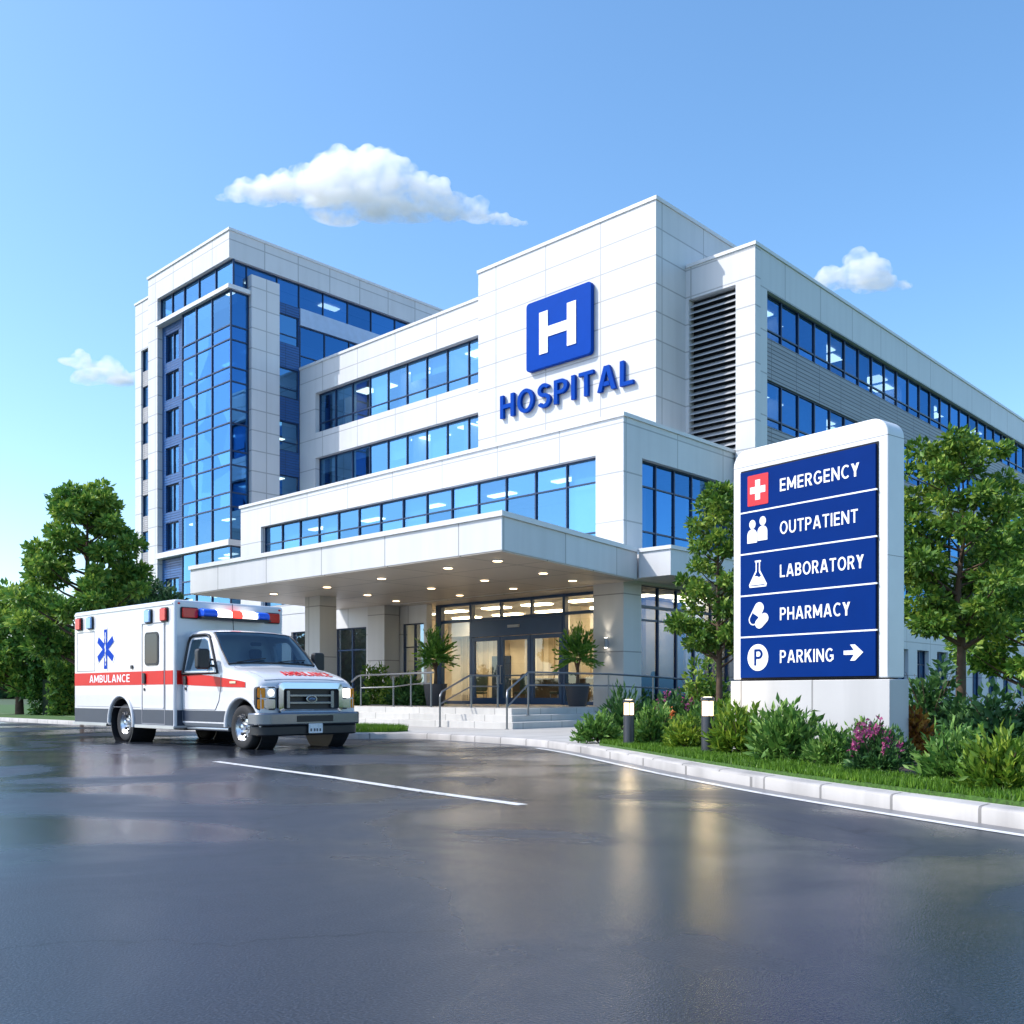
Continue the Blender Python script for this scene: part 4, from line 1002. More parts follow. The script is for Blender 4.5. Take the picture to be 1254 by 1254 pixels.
# bonnet lettering, laid on the hood skin
mb = MB()
for sg in (-1, 1): mb.tube([(skin_top(x, sg * .93)[0], skin_top(x, sg * .93)[1], skin_top(x, sg * .93)[2] + .001) for x in (4.08, 4.2, 4.4, 4.6, 4.8, 5.0, 5.12)], .006, 4)
mb.tube([(5.14, .02 * k * 4.6 - .92, skin_top(5.14, (.02 * k * 4.6 - .92) / 1.05)[2] + .001) for k in range(21)], .006, 4)
ap(mb, 'hood_seam', 'seam')
def hood(u, v, h):
    x = 4.74 + (1 - v) * .26
    P_ = section(x)[7:]; w_ = abs(u); s_ = P_[-1][1]
    for (a, p), (b, q) in zip(P_, P_[1:]):
        if b <= w_ <= a: s_ = lerp(q, p, (w_ - b) / (a - b))
    return (x + .3 * h, u, s_ + h + .006)
mb = MB(); text_mb(mb, 'AMBULANCE', -.36, .76, 0, 1, lambda u, v, h: hood(u, v, h), .006); ap(mb, 'hood_lettering', 'amb_red')
mb = MB(); mb.tube([(2.75, -.15, 2.38), (2.70, -.15, 2.95)], .008, 5); ap(mb, 'roof_aerial', 'black_pl')
# wheels
def wheel(x, yo, sg, name='wheel', dual=False):
    w0, w1 = (yo, yo - sg * .26)
    mb = MB(); h = .13; rr = .42
    prof = [(.25, -.11), (.30, -.125), (.37, -.13), (.405, -.115), (.42, -.08), (.42, .08), (.405, .115), (.37, .13), (.30, .125), (.25, .11)]
    yc = yo - sg * .13
    mb.lathe(prof, (x, yc, .42), 'y', 36, closed=True)
    if dual: mb.lathe(prof, (x, yc - sg * .3, .42), 'y', 28, closed=True)
    t = ap(mb, name, 'rubber', smooth=50)
    mb = MB(); s = sg
    mb.lathe([(.02, s * .06), (.09, s * .06), (.10, s * .03), (.17, s * .02), (.21, s * .055), (.245, s * .10), (.262, s * .115), (.262, s * .09), (.22, -s * .06), (.02, -s * .06)], (x, yc, .42), 'y', 32); rm = ap(mb, 'rim', 'rim', t, smooth=35)
    mb = MB()
    for k in range(8):
        mb = MB(); a = 2 * math.pi * k / 8; mb.lathe([(.004, s * .03), (.03, s * .03), (.03, s * .062), (.004, s * .062)], (x + .185 * math.cos(a), yc, .42 + .185 * math.sin(a)), 'y', 10); ap(mb, 'rim_hole', 'black_pl', t)
    
    mb = MB(); mb.lathe([(.01, s * .06), (.06, s * .06), (.055, s * .13), (.02, s * .145), (.005, s * .145)], (x, yc, .42), 'y', 16); ap(mb, 'hub_cap', 'chrome', t, smooth=40)
for sg in (-1, 1):
    wheel(0, sg * 1.22, sg, dual=True); wheel(4.7, sg * 1.13, sg)
# ------------------------------------------------------------------ ground, road, kerbs, paving
def asphalt():
    m, nt, out = new_mat('wet_asphalt')
    g = N(nt, 'ShaderNodeNewGeometry')
    n1 = N(nt, 'ShaderNodeTexNoise', Scale=0.35, Detail=6.0, Distortion=.6); L(nt, g.outputs['Position'], n1.inputs['Vector'])
    n2 = N(nt, 'ShaderNodeTexNoise', Scale=90.0, Detail=3.0); L(nt, g.outputs['Position'], n2.inputs['Vector'])
    n3 = N(nt, 'ShaderNodeTexNoise', Scale=3.0, Detail=5.0); L(nt, g.outputs['Position'], n3.inputs['Vector'])
    ca = ramp(nt, n1.outputs['Fac'], [(0.35, (.014, .018, .028)), (0.65, (.030, .035, .047))])
    cb_ = ramp(nt, n2.outputs['Fac'], [(0.32, (.35, .35, .35)), (0.5, (.9, .9, .9)), (0.72, (2.4, 2.4, 2.4))])
    mu = N(nt, 'ShaderNodeMix', data_type='RGBA', blend_type='MULTIPLY'); mu.inputs['Factor'].default_value = .8
    L(nt, ca, mu.inputs[6]); L(nt, cb_, mu.inputs[7])
    rr = ramp(nt, n1.outputs['Fac'], [(0.40, (.07, .07, .07)), (0.47, (.16, .16, .16)), (0.53, (.30, .30, .30)), (0.66, (.50, .50, .50))])
    p = N(nt, 'ShaderNodeBsdfPrincipled'); p.inputs['Specular IOR Level'].default_value = .45
    L(nt, mu.outputs[2], p.inputs['Base Color']); L(nt, rr, p.inputs['Roughness'])
    # hairline cracks
    vo = N(nt, 'ShaderNodeTexVoronoi', feature='DISTANCE_TO_EDGE', Scale=.32); n4 = N(nt, 'ShaderNodeTexNoise', Scale=1.6, Detail=6.0); L(nt, g.outputs['Position'], n4.inputs['Vector'])
    va = N(nt, 'ShaderNodeVectorMath', operation='MULTIPLY_ADD'); L(nt, n4.outputs['Color'], va.inputs[0]); va.inputs[1].default_value = (1.1, 1.1, 0); L(nt, g.outputs['Position'], va.inputs[2]); L(nt, va.outputs[0], vo.inputs['Vector'])
    ck = ramp(nt, vo.outputs['Distance'], [(0.0, (.25, .25, .25)), (.006, (1, 1, 1))])
    gate = ramp(nt, n1.outputs['Fac'], [(.47, (0, 0, 0)), (.56, (1, 1, 1))])
    mk = N(nt, 'ShaderNodeMix', data_type='RGBA', blend_type='MULTIPLY'); L(nt, gate, mk.inputs['Factor']); L(nt, mu.outputs[2], mk.inputs[6]); L(nt, ck, mk.inputs[7]); L(nt, mk.outputs[2], p.inputs['Base Color'])
    b = N(nt, 'ShaderNodeBump', Strength=.35, Distance=.006); L(nt, n2.outputs['Fac'], b.inputs['Height'])
    b2 = N(nt, 'ShaderNodeBump', Strength=.08, Distance=.02); L(nt, n3.outputs['Fac'], b2.inputs['Height']); L(nt, b.outputs[0], b2.inputs['Normal'])
    L(nt, b2.outputs[0], p.inputs['Normal']); L(nt, p.outputs[0], out.inputs[0]); return m
M['asphalt'] = asphalt()
M['earth'] = plain('meadow_earth', (0.055, 0.085, 0.03), .9, var=.3, vscale=.3)
M['paving'] = panelled('pale_paving', (0.50, 0.485, 0.465), 1.2, 1.2, joint=.012, jcol=.6, flat=True, rough=.6, var=.12)
M['plaza'] = panelled('plaza_paving', (0.48, 0.45, 0.42), 1.2, .9, joint=.012, jcol=.6, flat=True, rough=.5, var=.1)
M['step'] = panelled('step_stone', (0.56, 0.545, 0.52), 1.6, 9, dv=2, joint=.014, jcol=.55, rough=.6, var=.1)
M['kerb'] = panelled('kerb_stone', (0.50, 0.475, 0.455), .9, 9, dv=2, joint=.016, jcol=.45, rough=.65, var=.25, tilevar=.1)
M['paint'] = worn_paint('white_road_paint', (0.70, 0.70, 0.69), (.05, .052, .06))
M['soil'] = plain('bed_soil', (0.035, 0.022, 0.014), .95, var=.3, vscale=8, bump=.5, bscale=20)
M['turf'] = plain('turf_base', (0.045, 0.105, 0.014), .95, var=.45, vscale=30)
M['steel'] = plain('brushed_steel_rail', (0.22, 0.23, 0.25), .3, metal=.9, var=.04)

def sheet_obj(name, poly, z, mat, kind='structure', z0=None):
    mb = MB()
    if z0 is None: mb.add([(x, y, z) for x, y in poly], [tuple(range(len(poly)))])
    else: mb.prism(poly, up, z0, z)
    o = mb.build(name, M[mat] if isinstance(mat, str) else mat)
    if z0 is None and o.data.polygons[0].normal.z < 0: o.data.flip_normals()
    if kind: o['kind'] = kind
    return o
sheet_obj('ground', [(-1500, -1500), (1500, -1500), (1500, 1500), (-1500, 1500)], -.03, 'earth')
KERB = [(-90, 14.0), (-30, 13.95), (-19.2, 13.95), (-18.4, 14.2), (-17.9, 14.85), (-17.2, 15.2), (-15.5, 15.02), (-13.6, 14.72), (-12.3, 14.2), (-11.0, 13.45), (-9.95, 12.75), (-8.5, 11.75), (-7.1, 10.8), (-5.19, 9.64), (-3.4, 8.72), (-1.5, 7.85), (1.5, 6.6), (6, 4.9), (14, 2.2), (40, -6)]
sheet_obj('road', [(-90, -60), (60, -60), (60, -6), *KERB[::-1]][:3] + KERB[::-1] if False else [(-90, -60), (40, -60)] + KERB[::-1], 0, 'asphalt')
def offset(pl, d):
    out = []
    for i, p in enumerate(pl):
        a = Vector(pl[max(0, i - 1)]); b = Vector(pl[min(len(pl) - 1, i + 1)]); t = (b - a).normalized(); nrm = Vector((-t.y, t.x))
        out.append((p[0] + nrm.x * d, p[1] + nrm.y * d))
    return out
def smoothline(pl, n=4):
    out = []
    for i in range(len(pl) - 1):
        p0 = Vector(pl[max(0, i - 1)]); p1 = Vector(pl[i]); p2 = Vector(pl[i + 1]); p3 = Vector(pl[min(len(pl) - 1, i + 2)])
        for k in range(n):
            t = k / n; q = .5 * ((2 * p1) + (p2 - p0) * t + (2 * p0 - 5 * p1 + 4 * p2 - p3) * t * t + (3 * p1 - p0 - 3 * p2 + p3) * t ** 3); out.append((q.x, q.y))
    return out + [tuple(pl[-1])]
KS = smoothline(KERB[2:-2], 5)
KS = [KERB[0], KERB[1]] + KS + KERB[-2:]
# kerb stones: a swept strip with a rounded nose, joints cut as real gaps every 0.9 m
def kerb_strip(name, line, w, z0, z1):
    inner = offset(line, w); mb = MB()
    prof = [(0, z0), (0, z1 - .025), (.25 * w * .3, z1 - .005), (.3 * w, z1), (w, z1), (w, z0)]
    n = len(prof); pts = []
    for (ax, ay), (bx, by) in zip(line, inner):
        for d, z in prof: pts.append((ax + (bx - ax) * d / w, ay + (by - ay) * d / w, z))
    fs = []
    for i in range(len(line) - 1):
        for k in range(n): fs.append((i * n + k, i * n + (k + 1) % n, (i + 1) * n + (k + 1) % n, (i + 1) * n + k))
    mb.add(pts, fs); o = mb.build(name, M['kerb'], smooth=50); o['kind'] = 'structure'; return o
def resample(pl, step):
    out = [pl[0]]; acc = 0
    for a, b in zip(pl, pl[1:]):
        a = Vector(a); b = Vector(b); d = (b - a).length; s = step - acc
        while s <= d: out.append(tuple(a + (b - a) * (s / d))); s += step
        acc = (acc + d) % step
    return out
kerb_strip('kerb', KS, .22, -.02, .14)
INN = offset(KS, .20)
side = [p for p in INN]
sheet_obj('pavement', side + [(60, -6), (60, 90), (-90, 90)], .12, 'paving', z0=-.02)
# edge line along the kerb and a lane line
def strip(name, line, d0, d1, z=.004, mat='paint'):
    a = offset(line, d0); b = offset(line, d1); mb = MB()
    for i in range(len(line) - 1): mb.quad((*a[i], z), (*a[i + 1], z), (*b[i + 1], z), (*b[i], z))
    o = mb.build(name, M[mat]); o['kind'] = 'structure'; return o
i0 = next(i for i, p in enumerate(KS) if p[0] > -12.6)
strip('edge_line', KS[i0:], -.32, -.22)
M['gutter'] = plain('gutter_concrete', (.17, .17, .18), .4, var=.15)
strip('gutter', KS, -.22, .0, .0025, 'gutter')
lane = [spot(*p) for p in ((-4.6, 15.2), (-2.36, 12.45), (-.92, 10.5), (.1, 9.25))]
strip('lane_line', lane, -.07, .07)
# plaza and steps
PLX = -18.55
sheet_obj('plaza', [(-34.3, 19.6), (PLX, 19.6), (PLX, 27.2), (-21, 27.2), (-21, EY + .1), (-34.3, EY + .1)][:3] + [(PLX, 25.74), (-20.62, 25.74), (-20.62, EY - .0), (-29.9, EY - .0), (-29.9, 28.49), (-34.3, 28.49)] if False else [(-34.3, 19.6), (PLX, 19.6), (PLX, 25.70), (-20.63, 25.70), (-20.63, 27.18), (-31.55, 27.18), (-31.55, 25.70), (-34.3, 25.70)], Z0, 'plaza', z0=.1)
stp_ = []
for k, (o_, z) in enumerate(((0, .297), (.4, .474), (.0, 0))):
    if k == 2: break
    mb = MB()
    f0, s0 = 18.8 + o_, -17.75 - o_
    # L-shaped tread: front run and side run
    mb.prism([(-34.3, f0), (s0, f0), (s0, 23.2), (s0 - .4, 23.2), (s0 - .4, f0 + .4), (-34.3, f0 + .4)], up, .1, z)
    o = mb.build('entrance_step', M['step'], bevel=.012, segs=2); o['kind'] = 'structure'
mb = MB(); mb.prism([(-34.3, 19.598), (PLX + .002, 19.598), (PLX + .002, 23.2), (PLX - .3, 23.2), (PLX - .3, 19.9), (-34.3, 19.9)], up, .1, Z0 + .004); o = mb.build('entrance_step', M['step'], bevel=.012); o['kind'] = 'structure'
# planting bed to the right of the paving
j0 = next(i for i, p in enumerate(KS) if p[0] > -11.3)
bed_edge = offset(KS[j0:], .42)
BED = bed_edge + [(60, -5.5), (60, 75), (-17.4, 75), (-17.4, 33), (-19.3, 32.4), (-19.3, 26.6), (-18.2, 25.6), (-17.2, 23.6), (-16.7, 21.6), (-15.4, 19.2), (-13.3, 17.3), (-12.2, 16.1), (-11.7, 15.1)]
o = sheet_obj('lawn', BED, .16, 'turf', z0=.1)
SOIL = [(-10.9, 15.2), (-9.3, 14.1), (-7.8, 13.05), (-6.2, 11.75), (-4.6, 10.75), (-2.8, 9.9), (-1.6, 9.5), (-1.2, 10.4), (-3.2, 12.0), (-4.2, 15.0), (-6.0, 19.0), (-9, 24), (-14, 30), (-17.3, 32), (-19.2, 32.2), (-19.2, 26.9), (-16.6, 25.5), (-15.4, 22.4), (-13.6, 18.9), (-12.1, 16.6)]
sheet_obj('bed_soil', SOIL, .166, 'soil')
sheet_obj('lawn', [(-90, 17.2), (-38, 17.2), (-43, 25.6), (-56.4, 26.4), (-57, 70), (-90, 70)], .135, 'turf', z0=.1)
# grass islet on the left
ISL = [(-60, 14.4), (-19.6, 14.35), (-18.9, 14.55), (-18.5, 15.0), (-18.6, 15.9), (-19.4, 16.5), (-60, 16.6)]
sheet_obj('verge', ISL, .15, 'turf', z0=.1)
# ---- grass blades
def blades(name, pts, h0, h1, mat, z):
    n = len(pts); P = np.asarray(pts)
    a = RNG.uniform(0, 2 * np.pi, n); h = RNG.uniform(h0, h1, n); w = .007 + .008 * RNG.random(n); ln = RNG.uniform(.0, .6, n) * h; b = RNG.uniform(0, 2 * np.pi, n)
    base = np.c_[P, np.full(n, z)]
    dx = np.c_[np.cos(a) * w, np.sin(a) * w, np.zeros(n)]
    tip = base + np.c_[np.cos(b) * ln, np.sin(b) * ln, h]
    V = np.stack([base - dx, base + dx, tip], 1).reshape(-1, 3)
    me = bpy.data.meshes.new(name); me.vertices.add(3 * n); me.vertices.foreach_set('co', V.ravel())
    me.loops.add(3 * n); me.loops.foreach_set('vertex_index', np.arange(3 * n)); me.polygons.add(n); me.polygons.foreach_set('loop_start', np.arange(n) * 3); me.polygons.foreach_set('loop_total', np.full(n, 3)); me.update()
    o = bpy.data.objects.new(name, me); col.objects.link(o); me.materials.append(mat); return o
def inside(poly, x, y):
    c = np.zeros(len(x), bool); j = len(poly) - 1
    for i in range(len(poly)):
        xi, yi = poly[i]; xj, yj = poly[j]
        m = ((yi > y) != (yj > y)) & (x < (xj - xi) * (y - yi) / (yj - yi + 1e-12) + xi); c ^= m; j = i
    return c
def scatter_in(poly, n, box):
    x = RNG.uniform(box[0], box[1], n); y = RNG.uniform(box[2], box[3], n); k = inside(poly, x, y); return np.c_[x, y][k]
M['grass'] = leafmat('grass_blade', (.05, .12, .010), (.10, .22, .016), (.18, .32, .03), .35, scale=1.5)
pts = np.r_[scatter_in(BED, 150000, (-12.2, -1.0, 7.5, 16)), scatter_in(BED, 45000, (-1, 8, 3.5, 12))]
pts = pts[~inside(SOIL, pts[:, 0], pts[:, 1])]
g_ = blades('grass', pts, .035, .085, M['grass'], .158); tag(g_, 'short bright lawn grass along the kerb of the planting bed', 'grass', kind='stuff')
pts = scatter_in(BED, 60000, (-9, 6, 9, 24)); pts = pts[~inside(SOIL, pts[:, 0], pts[:, 1])]
g_ = blades('grass', pts, .04, .10, M['grass'], .158); tag(g_, 'lawn grass behind the directory sign and its shrubs', 'grass', kind='stuff')
pts = scatter_in(ISL, 40000, (-27, -18.3, 14.2, 16.8))
g_ = blades('grass', pts, .06, .17, M['grass'], .148); tag(g_, 'tufty grass on the verge between ambulance and entrance steps', 'grass', kind='stuff')

# ------------------------------------------------------------------ handrails
def handrail(name, label, pts, posts, mids, rad=.028):
    o = empty(name, (pts[0][0], pts[0][1], posts[0][2])); tag(o, label, 'handrail', 'steel handrails around the entrance plaza')
    off = tuple(o.location)
    mb = MB(off); mb.tube(pts, rad, 10); mb.build('top_rail', M['steel'], o, smooth=60)
    mb = MB(off); mb.tube(mids, rad * .75, 8); mb.build('lower_rail', M['steel'], o, smooth=60)
    for x, y, z0, z1 in posts:
        mb = MB(off); mb.tube([(x, y, z0), (x, y, z1)], rad * .95, 10); mb.lathe([(.02, 0), (.06, 0), (.06, .012), (.02, .012)], (x, y, z0), n=14); mb.build('post', M['steel'], o, smooth=50)
    return o
x = -20.4
handrail('stair_rail', 'short sloping steel stair rail in front of the left glass pane and potted palm', [(x, 18.62, .98), (x, 18.7, 1.12), (x, 19.75, 1.58), (x, 19.85, 1.6), (x, 21.0, 1.6)], [(x, 18.62, .12, .98), (x, 19.85, Z0, 1.6), (x, 20.95, Z0, 1.6)], [(x, 18.64, .78), (x, 19.85, 1.28), (x, 21.0, 1.28)])
x = -17.95
handrail('stair_rail', 'steel stair rail rising from the steps corner then running right past the potted palm', [(x + .12, 18.66, .95), (x + .08, 18.72, 1.15), (x - .12, 19.7, 1.62), (x - .16, 19.8, 1.65), (x - .1, 23.3, 1.65), (-17.35, 24.6, 1.58), (-16.3, 26.2, 1.44), (-15.6, 28.0, 1.30)],
         [(x + .12, 18.66, .12, .95), (x - .16, 19.8, .47, 1.65), (x - .1, 23.3, .16, 1.65), (-17.35, 24.6, .16, 1.58), (-16.3, 26.2, .16, 1.44)],
         [(x + .1, 18.7, .72), (x - .14, 19.72, 1.28), (x - .16, 19.8, 1.3), (x - .1, 23.3, 1.3), (-17.35, 24.6, 1.24), (-16.3, 26.2, 1.12), (-15.6, 28.0, 1.0)])
handrail('guard_rail', 'long steel guard rail before the hedge between ambulance and left potted palm', [(-25.9, 19.72, 1.45), (-25.6, 19.72, 1.62), (-25.4, 19.72, 1.66), (-21.9, 19.72, 1.70)], [(-25.4, 19.72, Z0, 1.66), (-24.1, 20.0, Z0, 1.62), (-23.25, 20.0, Z0, 1.62), (-22.0, 19.72, Z0, 1.70)], [(-25.4, 19.72, 1.25), (-24.1, 19.98, 1.28), (-23.2, 19.98, 1.36), (-22.0, 19.72, 1.38)], .03)

# ------------------------------------------------------------------ bollard lamps
M['bollard'] = plain('dark_bollard_metal', (0.07, 0.075, 0.09), .35, metal=.5, var=.05)
M['bollard_glow'] = emit('bollard_lamp_glow', (1, .70, .34), 4.2)
def bollard(loc, h, label):
    o = empty('bollard_lamp', (*loc, .12)); tag(o, label, 'bollard lamp', 'lit bollard lamps in the planting bed')
    r = .095
    mb = MB(); mb.lathe([(.04, 0), (r + .03, 0), (r + .03, .03), (r, .035), (r, h * .68), (.04, h * .68)], (0, 0, 0), n=28); mb.build('post', M['bollard'], o, smooth=40)
    mb = MB(); mb.lathe([(.03, h * .682), (r * .86, h * .682), (r * .86, h * .925), (.03, h * .925)], (0, 0, 0), n=28); mb.build('lamp_lens', M['bollard_glow'], o, smooth=40)
    mb = MB(); mb.lathe([(.03, h * .926), (r + .008, h * .926), (r + .008, h * .985), (r * .8, h), (.03, h)], (0, 0, 0), n=28); mb.build('cap', M['bollard'], o, smooth=40)
    mb = MB()
    for k in range(4):
        a = math.pi / 4 + k * math.pi / 2; mb.box(r * .95 * math.cos(a) - .006, r * .95 * math.cos(a) + .006, r * .95 * math.sin(a) - .006, r * .95 * math.sin(a) + .006, h * .68, h * .93)
    mb.build('lens_bar', M['bollard'], o)
    ld = bpy.data.lights.new('bollard_bulb', 'POINT'); ld.energy = 7; ld.color = (1, .78, .45); ld.shadow_soft_size = .09
    lo = bpy.data.objects.new('bollard_bulb', ld); col.objects.link(lo); lo.parent = o; lo.location = (0, 0, h + .06)
bollard(spot(2.03, 17.0), .84, 'lit bollard lamp at the lawn tip by the pavement, the farther one')
bollard(spot(2.94, 14.7), .89, 'lit bollard lamp between yellow green shrubs, nearer the directory sign')

# ------------------------------------------------------------------ directory sign
M['dir_white'] = plain('directory_white_casing', (0.72, 0.72, 0.73), .35, var=.03)
M['dir_blue'] = plain('directory_blue_panel', (0.0003, 0.024, 0.165), .5, var=.05, spec=.05)
M['dir_red'] = plain('directory_red_tile', (0.66, 0.012, 0.02), .35, var=.03)
M['dir_base'] = panelled('directory_base_concrete', (0.54, 0.53, 0.53), 1.25, 9, du=.2, dv=3, joint=.014, jcol=.5, rough=.6, var=.1)
ds = empty('directory_sign', (-6.585, 13.08, .12), R(-8.9)); tag(ds, 'tall white directory sign with five blue department panels standing in the planting bed', 'sign')
sf = lambda u, z, h: (u, -h, z - .12)
TOP = 4.76
mb = MB(); mb.prism(rrect(-1.3, 1.3, 1.27, TOP, [.0, .0, .24, .24], 8), sf, -.40, 0); ca_ = mb.build('casing', M['dir_white'], ds, bevel=.018, segs=3)
mb = MB(); mb.prism([(-1.302, 4.50), (1.302, 4.50), (1.302, 4.507), (-1.302, 4.507)], sf, -.402, .0015); mb.prism([(-1.302, 2.9), (-1.29, 2.9), (-1.29, 2.906), (-1.302, 2.906)], sf, -.402, .0015); mb.prism([(1.29, 2.9), (1.302, 2.9), (1.302, 2.906), (1.29, 2.906)], sf, -.402, .0015); mb.build('casing_joint', M['seam'], ds)
mb = MB(); mb.prism([(-1.33, .02), (1.34, .02), (1.34, 1.25), (-1.33, 1.25)], sf, -.44, .03); mb.build('base', M['dir_base'], ds, bevel=.01)
mb = MB(); mb.prism([(-1.2, 1.25), (1.2, 1.25), (1.2, 1.27), (-1.2, 1.27)], sf, -.36, -.03); mb.build('shadow_gap', M['dark'], ds)
U0, U1 = -1.13, 1.14
zs_ = [4.42, 3.795, 3.165, 2.535, 1.91, 1.285]
mb = MB(); mb.prism([(U0 - .015, 1.27), (U1 + .025, 1.27), (U1 + .025, 4.44), (U0 - .015, 4.44)], sf, .001, .012); mb.build('panel_backing', M['dark'], ds)
names = ['EMERGENCY', 'OUTPATIENT', 'LABORATORY', 'PHARMACY', 'PARKING']
ends = [.90, .88, .97, .76, .50]
IC = -.80
f2 = lambda u, z, h: sf(u, z, .042 + h)
def disc(cx, cz, rx, rz, n=32, a0=0, a1=360): return [(cx + rx * math.cos(R(a0 + (a1 - a0) * i / n)), cz + rz * math.sin(R(a0 + (a1 - a0) * i / n))) for i in range(n + (a1 - a0 != 360))]
for i in range(5):
    zt, zb = zs_[i], zs_[i + 1]; zm = (zt + zb) / 2
    mb = MB(); mb.prism([(U0, zb + .012), (U1, zb + .012), (U1, zt - .012), (U0, zt - .012)], sf, .012, .042); pn = mb.build('panel', M['dir_blue'], ds)
    if i: mb = MB(); mb.prism([(U0, zt - .011), (U1 + .02, zt - .011), (U1 + .02, zt + .011), (U0, zt + .011)], sf, .012, .045); mb.build('divider', M['sign_white'], ds)
    mb = MB(); text_mb(mb, names[i], -.40, ends[i], zm - .092, zm + .092, f2, .006); mb.build('lettering', M['sign_white'], pn)
    mb = MB(); mt = M['sign_white']
    if i == 0:
        mb.prism(rrect(IC - .19, IC + .19, zm - .23, zm + .23, .02), f2, .0, .006); tl_ = mb.build('red_tile', M['dir_red'], pn); mb = MB()
        a, b, c_, d = .045, .14, .05, .15
        mb.prism([(IC - a, zm - d), (IC + a, zm - d), (IC + a, zm - c_), (IC + b, zm - c_), (IC + b, zm + c_), (IC + a, zm + c_), (IC + a, zm + d), (IC - a, zm + d), (IC - a, zm + c_), (IC - b, zm + c_), (IC - b, zm - c_), (IC - a, zm - c_)], f2, .006, .01)
        mb.build('white_cross', mt, pn); continue
    if i == 1:
        for s, hh in ((-.10, 0), (.09, .03)):
            mb.prism(disc(IC + s, zm + .12 + hh, .058, .068), f2, 0, .006)
            mb.prism([(IC + s - .095, zm - .16 + hh * .7), (IC + s + .085, zm - .16 + hh * .7)] + disc(IC + s - .005, zm - .04 + hh, .09, .09, 12, 0, 180), f2, 0, .006 + hh * .02)
    if i == 2:
        fl_ = [(-.055, .2), (.055, .2), (.055, .175), (.04, .175), (.04, .05), (.165, -.16), (.15, -.2), (-.15, -.2), (-.165, -.16), (-.04, .05), (-.04, .175), (-.055, .175)]
        mb.prism([(IC + a, zm + b) for a, b in fl_], f2, 0, .004); fk = mb.build('icon', mt, pn)
        mb = MB(); mb.prism([(IC + a, zm + b) for a, b in [(-.018, .17), (.018, .17), (.018, .03), (.06, -.035), (.02, -.05), (-.02, -.03), (-.06, -.035), (-.018, .03)]], f2, .004, .007); mb.prism([(IC + a, zm + b) for a, b in [(-.12, -.165), (.12, -.165), (.13, -.175), (-.13, -.175)]], f2, .004, .007); mb.build('icon_cutout', M['dir_blue'], pn); continue
    if i == 3:
        def capsule(cx, cz, ang, ln, r): 
            ca, sa = math.cos(R(ang)), math.sin(R(ang)); P = disc(ln / 2, 0, r, r, 12, -90, 90) + disc(-ln / 2, 0, r, r, 12, 90, 270)
            return [(cx + x * ca - y * sa, cz + x * sa + y * ca) for x, y in P]
        mb.prism(capsule(IC - .03, zm + .03, 58, .2, .085), f2, 0, .005); mb.prism(capsule(IC + .075, zm - .08, 40, .12, .075), f2, .0, .009); kp = mb.build('icon', mt, pn)
        mb = MB(); ca, sa = math.cos(R(58)), math.sin(R(58)); P = disc(-.1, 0, .065, .065, 12, 90, 270) + [(-.02, -.065), (-.02, .065)]
        mb.prism([(IC - .03 + x * ca - y * sa, zm + .03 + x * sa + y * ca) for x, y in P], f2, .005, .008); mb.build('icon_cutout', M['dir_blue'], pn); continue
    if i == 4:
        mb.prism(disc(IC, zm, .19, .2), f2, 0, .005); pc = mb.build('icon', mt, pn)
        mb = MB(); text_mb(mb, 'P', IC - .065, IC + .09, zm - .12, zm + .125, lambda u, z, h: f2(u, z, .005 + h), .004); mb.build('letter', M['dir_blue'], pn)
        mb = MB(); mb.prism([(.66, zm - .028 + .02), (.82, zm - .028 + .02), (.76, zm - .11 + .02), (.835, zm - .11 + .02), (.96, zm + .02), (.835, zm + .13), (.76, zm + .13), (.82, zm + .05 ), (.66, zm + .05)], f2, 0, .006); mb.build('arrow', mt, pn); continue
    mb.build('icon', mt, pn)
# ------------------------------------------------------------------ vegetation
def leaf_mesh(name, pos, direc, length, width, mat, fold=.25):
    """one folded diamond leaf per row: 4 corners, 2 triangles"""
    n = len(pos); d = direc / (np.linalg.norm(direc, axis=1, keepdims=True) + 1e-9)
    ref = RNG.normal(size=(n, 3)); s = np.cross(d, ref); s /= np.linalg.norm(s, axis=1, keepdims=True) + 1e-9
    nn = np.cross(s, d); L_ = length[:, None]; W = width[:, None]
    a = pos; b = pos + d * L_ * .5 + s * W * .5 + nn * W * fold; c = pos + d * L_; e = pos + d * L_ * .5 - s * W * .5 + nn * W * fold
    V = np.stack([a, b, c, e], 1).reshape(-1, 3)
    me = bpy.data.meshes.new(name); me.vertices.add(4 * n); me.vertices.foreach_set('co', V.astype(np.float32).ravel())
    idx = (np.arange(n)[:, None] * 4 + np.array([0, 1, 2, 0, 2, 3])[None]).ravel()
    me.loops.add(6 * n); me.loops.foreach_set('vertex_index', idx); me.polygons.add(2 * n); me.polygons.foreach_set('loop_start', np.arange(2 * n) * 3); me.polygons.foreach_set('loop_total', np.full(2 * n, 3)); me.update(); me.validate()
    me.materials.append(mat); return me
def add_mesh(name, me, parent):
    o = bpy.data.objects.new(name, me); col.objects.link(o); o.parent = parent; return o
M['bark'] = plain('bark', (0.10, 0.062, 0.04), .9, var=.3, vscale=6, bump=.6, bscale=14)
M['leaf_tree'] = leafmat('tree_leaf', (0.04, 0.125, 0.02), (0.125, 0.275, 0.044), (0.45, 0.562, 0.088), .3, .8)
M['leaf_warm'] = leafmat('sunny_tree_leaf', (0.04, 0.11, 0.015), (0.11, 0.231, 0.031), (0.374, 0.462, 0.066), .3, .9)
M['leaf_far'] = leafmat('distant_leaf', (.022, .065, .025), (.045, .11, .038), (.10, .18, .06), .25, .4)
M['leaf_shrub'] = leafmat('shrub_leaf', (0.039, 0.111, 0.021), (0.098, 0.227, 0.039), (0.273, 0.429, 0.098), .3, 2)
